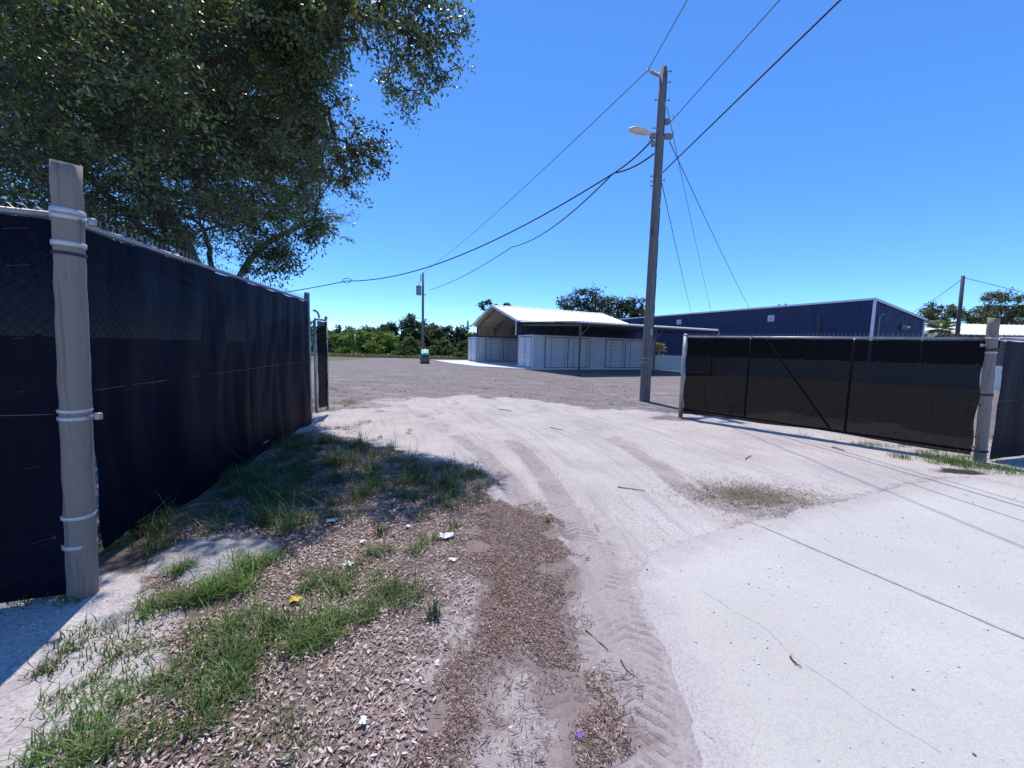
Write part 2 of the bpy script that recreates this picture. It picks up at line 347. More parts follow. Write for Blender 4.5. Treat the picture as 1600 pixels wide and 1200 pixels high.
gatefoot = np.exp(-(sdf(X, Y, gp([(1062, 662), (1530, 735), (1545, 722), (1065, 655)])) / .16) ** 2)
m2 = np.stack([np.maximum(TRK * sm(9, 5, Y) * .85 * (.4 + 1.2 * fbm(X * 2.3, Y * 2.3, 3)), .62 * sm(.95, .15, SMU) * (.5 + fbm(X * 1.7, Y * 1.7, 3))), np.maximum(blob(P_PATCH, .62, .38), .55 * np.exp(-(np.minimum(np.abs(SD), 9) / .16) ** 2) * (X > 2)), np.maximum(blob(P_DAMP, .5, .22), 0 * gatefoot), one], -1)
put(go.data, 'mask1', m1); put(go.data, 'mask2', m2); put(go.data, 'trk', np.stack([U, V, TRK], -1), 'FLOAT_VECTOR')
put(go.data, 'field', np.maximum(sm(47, 52, Y + w1 * 6), np.maximum(sm(-13, -20, X), sm(26, 34, X + .3 * (Y - 20)))), 'FLOAT')

# driveway slab: a sheet above the ground with a worn, dusty edge
def rough_edge(poly, step, amp):
    out = []
    for (a, b) in zip(poly, poly[1:] + poly[:1]):
        a, b = np.array(a), np.array(b); L = np.hypot(*(b - a)); k = max(1, int(L / step))
        for t in range(k):
            q = a + (b - a) * t / k; nn = np.array([-(b - a)[1], (b - a)[0]]) / max(L, 1e-6)
            out.append(tuple(q + nn * amp * 2 * (fbm(q[0] * 7 + np.zeros(1), q[1] * 7, 3)[0] - .5)))
    return out
dp = rough_edge(drive, .05, .05); gx, gy = np.meshgrid(np.arange(.3, 12.5, .12), np.arange(-4.4, 6.2, .12)); gx += rng.normal(0, .012, gx.shape); gy += rng.normal(0, .012, gy.shape)
ins = sdf(gx, gy, dp) < -.06
pts = [Vector(q) for q in dp] + [Vector(q) for q in zip(gx[ins], gy[ins])]; nb = len(dp)
v2, _, f2, *_ = delaunay_2d_cdt(pts, [(k, (k + 1) % nb) for k in range(nb)], [], 1, 1e-5)
dv = np.array([(q.x, q.y, .012) for q in v2]); d = MB(); d.add(dv, [tuple(q) for q in f2])
n = NT('driveway concrete'); p = n.pos(); fine = n.noise(p, 70, 6, .75); mid = n.noise(p, 5, 5, .65); big = n.noise(p, .8, 4)
c = n.mix(n.smooth(big, .3, .7), (.445, .425, .40), (.50, .48, .452)); c = n.mix(n.math('MULTIPLY', n.smooth(fine, .47, .66), .5), c, (.31, .295, .285)); c = n.mix(n.math('MULTIPLY', n.smooth(n.noise(p, 150, 3, .8), .54, .66), .4), c, (.22, .205, .21)); c = n.mix(n.math('MULTIPLY', n.smooth(n.noise(p, 22, 5, .7), .5, .72), .45), c, (.36, .34, .35)); c = n.mix(n.smooth(n.voro(p, 90), .17, .08), c, (.63, .62, .63))
c = n.mix(n.smooth(n.noise(n.mapping(p, (1, .5, 1)), 2.6, 5, .7), .55, .72), c, (.43, .405, .41)); c = n.mix(n.smooth(n.voro(p, 17), .05, .03), c, (.20, .18, .17))
ed = n.attr('edge').outputs['Fac']; e2 = n.smooth(n.math('ADD', ed, n.math('MULTIPLY', n.math('SUBTRACT', mid, .5), .7)), .38, -.02)
c = n.mix(n.math('MULTIPLY', e2, .75), c, n.mix(n.smooth(fine, .4, .65), (.42, .375, .38), (.27, .23, .23)))
M['concrete'] = n.fin(c, .85, n.bump(n.math('ADD', fine, n.math('MULTIPLY', n.voro(p, 60), .4)), .45, .006), spec=.25)
do = d.build('driveway', M['concrete'], smooth=True); tag(do, kind='structure')
put(do.data, 'edge', -sdf(dv[:, 0], dv[:, 1], drive[:17] + [(9.5, 9.0), (20, 0), (.9, -20)]), 'FLOAT')
j = MB()
def slab_line(pa, pb, w):
    a, b = G(*pa), G(*pb); q = [a + (b - a) * t for t in np.linspace(0, 1, 40)]; nn = Vector((-(b - a).y, (b - a).x, 0)).normalized()
    vs = []
    for k, r_ in enumerate(q):
        ww = w * (.7 + .6 * random.random()) / 2; o = nn * random.uniform(-.003, .003)
        vs += [(*(r_ + nn * ww + o)[:2], .016), (*(r_ - nn * ww + o)[:2], .016)]
    j.add(vs, [(2 * k, 2 * k + 1, 2 * k + 3, 2 * k + 2) for k in range(39)])
slab_line((1172, 817), (1760, 1070), .022); slab_line((1418, 756), (1700, 850), .018)  # slab joint, then an overhead wire's cast shadow painted as a dark strip
def crack(pxs, w):
    q = dense([tuple(G(*r_)[:2]) for r_ in pxs], 10); vs = []
    for k in range(len(q)):
        t = q[min(k + 1, len(q) - 1)] - q[max(k - 1, 0)]; t = t / np.hypot(*t); nn = np.array([-t[1], t[0]]); o = q[k] + nn * random.uniform(-.006, .006); ww = w * random.uniform(.3, 1) / 2
        vs += [(*(o + nn * ww), .016), (*(o - nn * ww), .016)]
    j.add(vs, [(2 * k, 2 * k + 1, 2 * k + 3, 2 * k + 2) for k in range(len(q) - 1)])
crack([(1095, 925), (1150, 960), (1195, 985), (1240, 1030), (1300, 1070), (1370, 1120), (1470, 1180)], .0028)
crack([(1290, 790), (1400, 830), (1480, 850), (1600, 872)], .0025)
jo = j.build('driveway_joint_and_shadow', paint('slab line and shadow grey', (.33, .31, .30), .9, .3, 20)); jo.parent = do

# ------------------------------------------------------------------ fences and gates
def chain(mb, L, z0, z1, slope, U_, N_, p=.031, q_=.036, r=.0018, top=.045):
    """woven wire: neighbouring strands zigzag in mirror image and meet in diamonds; tops twist and split above the rail"""
    k = int((z1 + top - z0) / q_); zz = z1 + top - q_ * np.arange(k + 1); prof = [(p * (a % 2), z) for a, z in enumerate(zz)]
    segs = [((-.013, zz[0] + .032), (0, zz[0] + .012)), ((0, zz[0] + .012), prof[0])] + list(zip(prof[:-1], prof[1:])); tv_, tf = [], []
    for a, b in segs:
        a3, b3 = np.array([a[0], 0, a[1]]), np.array([b[0], 0, b[1]]); t = (b3 - a3) / np.linalg.norm(b3 - a3); s1 = np.array([0, 1, 0]); s2 = np.cross(t, s1); o = len(tv_)
        for e in (a3, b3):
            for an in (0, 2.094, 4.189): tv_.append(e + r * (s1 * math.cos(an) + s2 * math.sin(an)))
        tf += [(o + i_, o + (i_ + 1) % 3, o + 3 + (i_ + 1) % 3, o + 3 + i_) for i_ in range(3)]
    tv_ = np.array(tv_); tf = np.array(tf); nw = int(L / p / 2) * 2; lc = np.repeat(tv_[None], nw, 0)
    lc[1::2, :, 0] = p - lc[1::2, :, 0]; lc[1::2, :, 1] += .002; lc[:, :, 0] += (p * np.arange(nw))[:, None] + .01; lc = lc.reshape(-1, 3)
    lc[:, 2] += slope * lc[:, 0] + .006 * np.sin(lc[:, 0] * 37) * (lc[:, 2] > z1)
    wv = lc[:, :1] * np.array(U_) + (lc[:, 1:2] - .012) * np.array(N_) + lc[:, 2:] * np.array([0, 0, 1])
    mb.add(wv, (tf[None] + (len(tv_) * np.arange(nw))[:, None, None]).reshape(-1, 4))
def cloth(mb, A, U_, N_, L, zb, zt, amp, seed, nu=110, nz=44, sag=.02, off=.034):
    """windscreen sheet with folds; zb, zt are functions of u in 0..1"""
    A, U_, N_ = (np.array(q, float) for q in (A, U_, N_)); u, t = np.meshgrid(np.linspace(0, 1, nu), np.linspace(0, 1, nz))
    lo = np.array([zb(q) for q in u[0]])[None]; hi = np.array([zt(q) for q in u[0]])[None]
    x = u * L; z = lo + (hi - lo) * t
    f = amp * (.5 * np.abs(np.sin(x * 4.3 + seed + .8 * np.sin(z * 1.7) + 2 * fbm(x * .9, z * .4, 2))) ** 3 + 1.6 * (fbm(x * 1.1 + seed, z * .35 + seed, 3) - .5) + .9 * (fbm(x * 3.1 + 5 * seed, z * .6 + x * .8, 2) - .5)) * (np.sin(np.pi * np.clip(t, .03, .97)) ** .5)
    edge = 1 - np.exp(-np.minimum(u, 1 - u) * L / .12) * .8
    f = off + np.abs(f * edge) + .35 * amp * (1 - t) ** 2 * np.sin(x * 5 + seed)
    x = x + .012 * np.sin(z * 9 + seed) * ((u < .01) | (u > .99))
    w = A + x[..., None] * U_ + f[..., None] * N_ + z[..., None] * np.array([0, 0, 1]); k = np.arange(nu - 1)[None] + nu * np.arange(nz - 1)[:, None]; k = k.ravel()
    mb.add(w.reshape(-1, 3), np.stack([k, k + 1, k + nu + 1, k + nu], 1))
def lin(a, b): return lambda u: a + (b - a) * u
def band(mb, c, r, h, ax_=Vector((0, 0, 1)), n=24):
    q = ax_.to_track_quat('Z', 'Y').to_matrix(); mb.lathe([(r - .01, -h / 2), (r + .006, -h / 2), (r + .007, 0), (r + .006, h / 2), (r - .01, h / 2)], n, q, c)
def screened(name, label, cat, A, B, zb, zt, mscreen, seed, side=1, stile=(True, True), mids=(), brace=None, group=None, hem=None, ties=(), gapscreen=.05, folds=.03, stile_h=(0, 0), stile_r=(.03, .03), rail_r=.021, seam=True, chain_top=.05):
    A, B = Vector(A), Vector(B); A.z = B.z = 0; L = (B - A).length; U_ = (B - A) / L; N_ = Vector((-U_.y, U_.x, 0)) * side
    rt = empty(name, A, 0, label, cat, group); O = -A
    fr = MB(); at = lambda u, z, o=0: U_ * (u * L) + N_ * o + Vector((0, 0, z))
    fr.tube([at(0, zt(0)), at(1, zt(1))], rail_r, 12); fr.build('top_rail', M['galv'], rt, True)
    if stile[0] or stile[1]:
        bt = MB(); bt.tube([at(0, zb(0)), at(1, zb(1))], .021, 10); bt.build('bottom_rail', M['galv'], rt, True)
    for k, on in enumerate(stile):
        if on:
            q_ = stile_r[k]; s_ = MB(); s_.tube([at(k, zb(k) - (.02 if q_ < .04 else .3)), at(k, zt(k) + stile_h[k])], q_, 14)
            if stile_h[k] > 0: s_.lathe([(q_ + .004, 0), (q_ + .004, .02), (q_ * .85, .035), (.004, .045)], 14, None, at(k, zt(k) + stile_h[k]))
            if q_ > .04:
                for zz_ in (.15, .5, .85): band(s_, at(k, zb(k) + (zt(k) - zb(k)) * zz_), q_, .03)
            s_.build('stile', M['galv'], rt, True)
    for u in mids:
        s_ = MB(); s_.tube([at(u, zb(u)), at(u, zt(u))], .021, 10); s_.build('upright', M['galv_dark'], rt, True)
    if brace:
        s_ = MB(); s_.tube([at(brace[0], brace[1], -.03), at(brace[2], brace[3], -.03)], .019, 10); s_.build('brace', M['galv_dark'], rt, True)
    cm = MB(); zb0, zt0 = zb(0), zt(0); chain(cm, L, zb0, zt0, (zt(1) - zt0) / L, U_, N_, top=chain_top)   # strands follow the slope of the rails
    cm.build('chain_link', M['galv'], rt)
    cl = MB(); hm = hem or (lambda u: zb(u) - .02)
    cloth(cl, at(gapscreen / L, 0), U_, N_, L - 2 * gapscreen, lambda u: hm(u), lambda u: zt(u) - .03 - .012 * math.sin(u * L * 4.2) ** 2, folds, seed, nu=int(60 + 24 * L)); cl.build('windscreen', mscreen, rt, True)
    if seam:
        sm_ = MB(); sm_.tube([at(u, zb(u) + (zt(u) - zb(u)) * .49, .03 + folds * .5 + .012 * math.sin(u * 61)) for u in np.linspace(.01, .99, 60)], .0013, 4)
        sm_.build('seam', M['galv_dark'], rt)
    for (u, z) in ties:
        t_ = MB(); t_.lathe([(.005, -.004), (.014, -.004), (.014, .004), (.005, .004)], 12, Matrix.Rotation(math.atan2(U_.y, U_.x), 3, 'Z') @ Matrix.Rotation(math.pi / 2, 3, 'X'), at(u, z, .03))
        t_.bar(at(u, z, .035), at(u, z - .02, .045) + U_ * (.10 if u < .5 else -.10), .005, .003); t_.build('tie', M['black'], rt)
    return rt

def wooden_post(label, pb, pt, rad, bands, straps, lean_top=.03):
    b = G(*pb); b.z = -.25; top = P(pt[0], pt[1], G(*pb).y); rt = empty('wooden_post', (b.x, b.y, 0), 0, label, 'gate post', 'round wooden gate posts')
    d_ = top - Vector((b.x, b.y, 0)); m = 26; pts_, rs = [], []
    for k in range(m):
        t = k / (m - 1); pts_.append(Vector((0, 0, -.25)) + (d_ + Vector((0, 0, .25))) * t); rs.append(rad * (1.06 - .11 * t) * (1 + .012 * math.sin(9 * t + rad * 40)))
    s_ = MB(); s_.tube(pts_, rs, 28); v = s_.v[0]
    v += .002 * np.stack([np.sin(v[:, 2] * 31 + v[:, 0] * 60), np.cos(v[:, 2] * 23 + v[:, 1] * 60), 0 * v[:, 2]], -1)
    v[-28:, 2] += (v[-28:, 1] - d_.y) * .18 - (v[-28:, 0] - d_.x) * .16       # sawn a little aslant
    s_.build('post_shaft', M['post_wood'], rt, True).data.polygons.foreach_set('use_smooth', [True] * len(s_.f[0]) + [False] * 2)
    dn = d_.normalized()
    for (py, h, mt) in bands:
        z = P(pt[0] + (pb[0] - pt[0]) * (py - pt[1]) / (pb[1] - pt[1]), py, G(*pb).y - rad).z; t = z / d_.z
        k = MB(); band(k, d_ * t, rad * (1.06 - .11 * t), h, dn); k.build('metal_band' if mt != 'navy' else 'strap', M[mt], rt, True)
    for (py, side) in straps:
        z = P(pt[0], py, G(*pb).y).z; t = z / d_.z; k = MB(); k.tube([d_ * t + Vector((side * rad * .9, 0, 0)), d_ * t + Vector((side * (rad + .05), .02, 0))], .010, 10); k.lathe([(.018, -.02), (.02, -.015), (.02, .015), (.018, .02)], 12, None, d_ * t + Vector((side * (rad + .05), .02, 0))); k.build('hinge', M['galv'], rt, True)
    return rt
LP = G(128, 928); RP = G(1531, 722)
wooden_post('weathered wooden post wrapped in pale steel bands and a navy strap, beside the grass', (128, 928), (103, 254), .067,
            [(326, .03, 'band'), (335, .028, 'band'), (378, .028, 'band'), (394, .016, 'navy'), (644, .02, 'band'), (656, .022, 'band'), (812, .022, 'band'), (858, .022, 'band')], [(345, 1), (650, 1)])
wooden_post('wooden post with black straps carrying the half open gate leaf', (1531, 722), (1553, 497), .068,
            [(528, .02, 'band'), (546, .03, 'black'), (551, .018, 'band'), (617, .035, 'black'), (706, .035, 'black')], [(540, -1), (700, -1)])

# left leaf, swung open along the yard
GA, GB = G(140, 880), G(484, 660)
zA, zB = P(140, 343, GA.y).z, P(484, 470, GB.y).z
screened('gate_leaf', 'long open gate leaf with navy windscreen, running back from the steel banded post', 'gate', GA, GB, lin(.14, .13), lin(zA, zB), M['screen'], 2.2, -1,
         (True, True), (.5,), (.5, zA - .1, .02, .15), 'open gate leaves', hem=lambda u: -.03 + .05 * math.sin(u * 9) ** 2 + (.10 if u < .06 else 0), ties=[(.008, z) for z in (.35, .8, 1.25, 1.6, 2.0)], folds=.06, stile_h=(0, .12), stile_r=(.03, .05))
# right leaf, half open
HA, HB = G(1063, 652), G(1525, 722)
hA, hB = P(1063, 526, HA.y).z, P(1528, 529, HB.y).z
screened('gate_leaf', 'half open gate leaf with sheer black windscreen, in front of the blue building', 'gate', HA, HB, lin(.22, .17), lin(hA, hB), M['screen_black'], 5.1, -1,
         (True, True), (.30, .66), (.36, hA - .05, .62, .16), 'open gate leaves', hem=lambda u: .10 + .09 * u * (1 - u) * 4 * .6 + .015 * math.sin(u * 13), ties=[(.992, z) for z in (.4, .9, 1.4, 1.8)], folds=.022, stile_h=(.03, 0), stile_r=(.052, .03), seam=False, gapscreen=.065)
# fixed fence either side, along the road line
rd = (RP - LP).normalized(); rd.z = 0; rd.normalize()
FA = LP - rd * 4.6; FB = LP + rd * .05; zf = P(40, 326, (LP - rd * .3).y).z
screened('chain_link_fence', 'navy screened chain link fence on the outer side of the tall banded post', 'fence', FA, FB, lin(.05, .05), lin(zf, zf), M['screen'], 8.3, -1,
         (False, False), (.45,), None, 'fixed fence panels along the road', ties=[(.972, z) for z in (.4, .85, 1.3, 1.6, 2.0, 2.2)], folds=.03, gapscreen=.02)
FC = RP + rd * .14; FD = RP + rd * 4.5; zr = P(1580, 531, (RP + rd * 1.1).y).z
screened('chain_link_fence', 'black screened chain link fence beyond the wooden post with black straps', 'fence', FC, FD, lin(.05, .05), lin(zr, zr), M['screen'], 3.3, -1,
         (False, False), (.5,), None, 'fixed fence panels along the road', ties=[(.015, z) for z in (.4, .9, 1.4)], folds=.03)
# small gate standing behind the far end of the left leaf
SA, SB = G(489, 654), G(515, 652); SA = Vector((SA.x, SA.y + .15, 0)); SB = P(512, 640, SA.y + .35); SB.z = 0
s1 = P(505, 499, SA.y).z
wg = screened('walk_gate', 'narrow dark screened gate in pale pipes behind the navy gate leaf end', 'gate', SA, SB, lin(.12, .12), lin(s1, s1), M['screen_black'], 1.4, -1,
              (True, True), (), None, None, hem=lambda u: .2, ties=[(.97, z) for z in (.5, .9, 1.3, 1.7)], folds=.015, stile_h=(-.02, .05), seam=False, gapscreen=.03)
arc = MB(); arc.tube([(.0 + .10 * math.sin(a), 0, s1 + .03 + .15 * math.cos(a)) for a in np.linspace(-.2, 1.6, 12)], .022, 8); arc.build('pulley_hoop', M['galv_dark'], wg, True)

# ------------------------------------------------------------------ utility poles, lamp, cables
UB = G(1007, 627); UD = UB.y
def at_pole(py): return P(1007 + (1037 - 1007) * (627 - py) / 522, py, UD)
up = empty('utility_pole', UB, 0, 'tall leaning wooden utility pole in the yard carrying the street lamp', 'utility pole')
ut = at_pole(106) - UB
k = MB(); k.tube([Vector((0, 0, -.3))] + [ut * t for t in np.linspace(0, 1, 12)], [.17] + list(np.linspace(.165, .103, 12)), 20); k.build('pole_shaft', M['pole_wood'], up, True)
k = MB(); q = at_pole(560) - UB
band(k, q, .164, .03, ut.normalized()); band(k, at_pole(566) - UB, .164, .03, ut.normalized()); k.build('pole_band', M['galv'], up, True)
k = MB(); k.box(at_pole(519) - UB + Vector((.03, -.17, 0)), (.09, .012, .2)); k.build('number_plate', M['galv'], up)
k = MB(); a = at_pole(121) - UB; b = P(1012, 110, UD) - UB; dd = (b - a).normalized(); LI = (b - a).length
prof = [(.03, 0), (.045, .02), (.045, .10)]
for z in np.linspace(.14, LI - .12, 7): prof += [(.025, z - .028), (.062, z - .004), (.062, z + .006), (.025, z + .02)]
prof += [(.03, LI - .06), (.045, LI - .05), (.045, LI + .02), (.01, LI + .03)]
k.lathe(prof, 14, dd.to_track_quat('Z', 'Y').to_matrix(), a); ins_o = k.build('insulator', M['porcelain'], up, True)
k = MB(); k.box(a - dd * .02, (.16, .16, .12)); k.build('insulator_bracket', M['galv_dark'], up, bevel=.01)
for py, sx in ((113, 1), (130, 1), (158, 1), (158, -1), (196, 1), (202, -1), (277, -1), (283, 1), (285, -1), (292, -1)):
    k = MB(); c_ = at_pole(py) - UB; k.tube([c_ + Vector((sx * .08, -.03, 0)), c_ + Vector((sx * .21, -.05, .005))], .012, 6); k.box(c_ + Vector((sx * .20, -.05, .005)), (.035, .04, .04)); k.build('bolt', M['galv_dark'], up)
for py, sx, w_ in ((213, 1, .24), (213, -1, .16), (225, -1, .10), (190, 1, .12)):
    k = MB(); c_ = at_pole(py) - UB; k.box(c_ + Vector((sx * (.13 + w_ / 2), 0, 0)), (w_, .14, .13)); k.tube([c_ + Vector((sx * .14, -.05, -.05)), c_ + Vector((sx * .38, -.1, .04)), c_ + Vector((sx * .33, -.05, .16))], .012, 6); k.build('junction_box', M['galv_dark'], up, bevel=.015)
k = MB()
for z in np.linspace(.12, .9, 9): k.tube([ut * z + Vector((.13 - .05 * z, -.10, 0)), ut * (z + .085) + Vector((.13 - .05 * z, -.10, 0))], .008, 5)
k.build('ground_wire', M['wire'], up)
# street lamp
la = P(1023, 215, UD); lh = P(998, 206, UD - .25)
sl = empty('street_lamp', la, 0, 'cobra head street lamp on a short arm near the top of the tall leaning pole', 'street lamp')
k = MB(); e_ = P(1015, 209, UD - .1) - la; k.tube([(0, 0, -.02), e_ * .5 + Vector((0, 0, .01)), e_, e_ + (lh - la - e_) * .2], .028, 10); k.build('lamp_arm', M['galv_dark'], sl, True)
ax_l = (lh - P(1016, 210, UD - .1)).normalized(); c0 = P(1016, 209, UD - .1) - la; NL = 14; vs = []; LL = .80
sidev = ax_l.cross(Vector((0, 0, 1))).normalized(); upv = sidev.cross(ax_l)
def lampshell(low):
    vs = []; wd = [.05, .07, .085, .11, .145, .165, .165, .15, .115, .06, .01]; m_ = len(wd); nk = 11
    for i_, w_ in enumerate(wd):
        s_ = LL * i_ / (m_ - 1)
        for k_ in range(nk):
            an = math.pi * k_ / (nk - 1); hgt = .09 if not low else -.08
            hgt *= min(1, w_ / .1); vs.append(c0 + ax_l * s_ + sidev * w_ * math.cos(an) + upv * hgt * math.sin(an))
    return vs, [(i_ * nk + k_, i_ * nk + k_ + 1, (i_ + 1) * nk + k_ + 1, (i_ + 1) * nk + k_) for i_ in range(m_ - 1) for k_ in range(nk - 1)] + [tuple(range(nk))]
k = MB(); k.add(*lampshell(False)); k.build('lamp_head', M['lamp_grey'], sl, True)
k = MB(); k.add(*lampshell(True)); k.build('lamp_lens', M['lens'], sl, True)
def cable(label, pts, r, sag, mat='wire', cat='power line', coil=None, group='overhead cables'):
    mb = MB(); o = []
    for a, b, s_ in zip(pts[:-1], pts[1:], sag):
        a, b = Vector(a), Vector(b)
        for t in np.linspace(0, 1, 25)[(1 if o else 0):]: o.append(a + (b - a) * t - Vector((0, 0, 4 * s_ * t * (1 - t))))
    c0_ = o[0]; mb.tube([q - c0_ for q in o], r, 6)
    ob = mb.build('power_line', M[mat], smooth=True); ob.location = c0_; tag(ob, label, cat, group)
    return ob
FP = G(661, 563); FPD = 41.0
ftop = P(661, 426, FPD)
cable('thin high line from the pole top insulator to the far pole with the transformer', [P(1012, 110, UD), ftop], .014, [.35], 'wire_alu')
cable('thin high line running from the pole top insulator up and out of the picture', [P(1012, 110, UD), P(1074, 0, 9.4), P(1074, 0, 9.4) + (P(1074, 0, 9.4) - P(1012, 110, UD)) * 6], .012, [0, .6], 'wire_alu')
cable('sagging service cable with a small coil, running from below the lamp to behind the gate', [P(1022, 240, UD), P(960, 270, 13.4), P(542, 439, 24), (-16.2, 25, P(400, 463, 25).z)], .026, [.10, .9, .05])
cable('sagging cable from below the street lamp to the transformer on the far pole', [P(1019, 219, UD), P(958, 271, 14), P(800, 386, 24), P(671, 453, FPD)], .024, [.08, .45, .3])
w4 = P(1218, 0, 8.0); cable('grey cable leaving the tall pole beside the lamp bracket, between two other rising lines', [P(1044, 195, UD), w4, w4 + (w4 - P(1044, 195, UD)) * 4], .012, [0, .5], 'wire_alu')
w5 = P(1313, 0, 6.5); cable('thick black cable leaving the tall pole below the lamp and rising out of the picture', [P(1035, 270, UD), w5, w5 + (w5 - P(1035, 270, UD)) * 3], .017, [0, .4])
def wallpt(px, py):
    kx = (px - 800) / 610; s_ = (23.5 - kx * 25.9) / (10.1 + kx * 20.7); return P(px, py, 25.9 + 20.7 * s_)
cable('middle one of three thin drop wires from the tall pole to the blue wall', [P(1042, 166, UD), wallpt(1111, 486)], .011, [.1], 'wire_alu', 'drop wire', group='drop wires')
cable('drop wire from beside the lamp meeting the blue wall farthest from the pole', [P(1046, 221, UD), wallpt(1171, 482)], .012, [.1], 'wire', 'drop wire', group='drop wires')
cable('drop wire from under the lamp meeting the blue wall closest to the pole', [P(1034, 286, UD), wallpt(1083, 500)], .012, [.1], 'wire', 'drop wire', group='drop wires')
k = MB(); cc = P(542, 438, 24)
ring = [cc * 0 + Vector((.28 * math.cos(a) * (1 + .1 * math.sin(2 * a)), .05 * math.sin(3 * a), .13 * math.sin(a) - .02)) for a in np.linspace(0, 4 * math.pi, 40)]
k.tube(ring, .02, 5, True); co = k.build('cable_coil', M['wire'], smooth=True); co.location = cc; tag(co, 'small looped coil of spare cable hanging on the sagging service line', 'cable coil')

def small_pole(base, topv, r0, r1, label, group='distant wooden poles', wd='pole_wood'):
    rt = empty('utility_pole', base, 0, label, 'utility pole', group); k = MB(); k.tube([(0, 0, -.3)] + [(topv - base) * t for t in (0, .3, .6, 1)], [r0, r0, r0 * .85 + r1 * .15, r0 * .5 + r1 * .5, r1], 12)
    k.build('pole_shaft', M[wd], rt, True); return rt
fb = Vector((ftop.x, FPD, 0)); fp = small_pole(fb, ftop, .15, .105, 'distant wooden pole with a transformer can, behind the small roller')
tz = P(657, 454, FPD).z; k = MB(); k.lathe([(.01, -.5), (.24, -.48), (.27, -.4), (.27, .38), (.29, .4), (.29, .46), (.1, .52)], 16, None, (-.42, -.05, tz)); k.build('transformer', M['transformer'], fp, True)
k = MB(); k.tube([(-.42, -.05, tz + .5), (-.40, -.05, tz + .85)], .035, 8); k.build('bushing', M['galv_dark'], fp, True); k = MB(); k.tube([(.05, 0, tz - .4), (.35, -.05, tz - .42)], .05, 6); k.build('bracket', M['galv_dark'], fp, True); k = MB(); k.tube([(-.22, -.05, tz + .9), (-.20, -.05, tz + 1.7)], .05, 8); k.tube([(-.21, -.05, tz + .95), (-.2, -.05, tz + 1.3)], .03, 6); k.tube([(-.2, -.05, tz + 1.3), (0, 0, tz + 1.3)], .02, 6); k.build('fuse_cutout', M['galv_dark'], fp, True)
q = G(731, 560); b_ = Vector((P(731, 540, 62).x, 62, 0)); small_pole(b_, P(731, 501, 62), .16, .13, 'short distant pole rising from the bushes left of the carport')
b_ = Vector((P(1496, 540, 24).x, 24, 0)); rp = small_pole(b_, P(1505, 431, 24), .115, .085, 'leaning wooden pole between the blue building and the pale roofed shed', wd='dark_pole')
cable('cable from the leaning right pole down to the blue building eave', [P(1503, 436, 24), P(1424, 489, 28.9)], .016, [.12])
cable('cable from the leaning right pole off toward the trees on the right', [P(1506, 434, 24), P(1600, 457, 24.6), P(1750, 480, 25)], .016, [-.0, .1])
sp = Vector((-16.2, 25, 0)); small_pole(sp, Vector((-16.2, 25, P(400, 463, 25).z + .1)), .14, .11, 'service pole hidden behind the long navy gate')

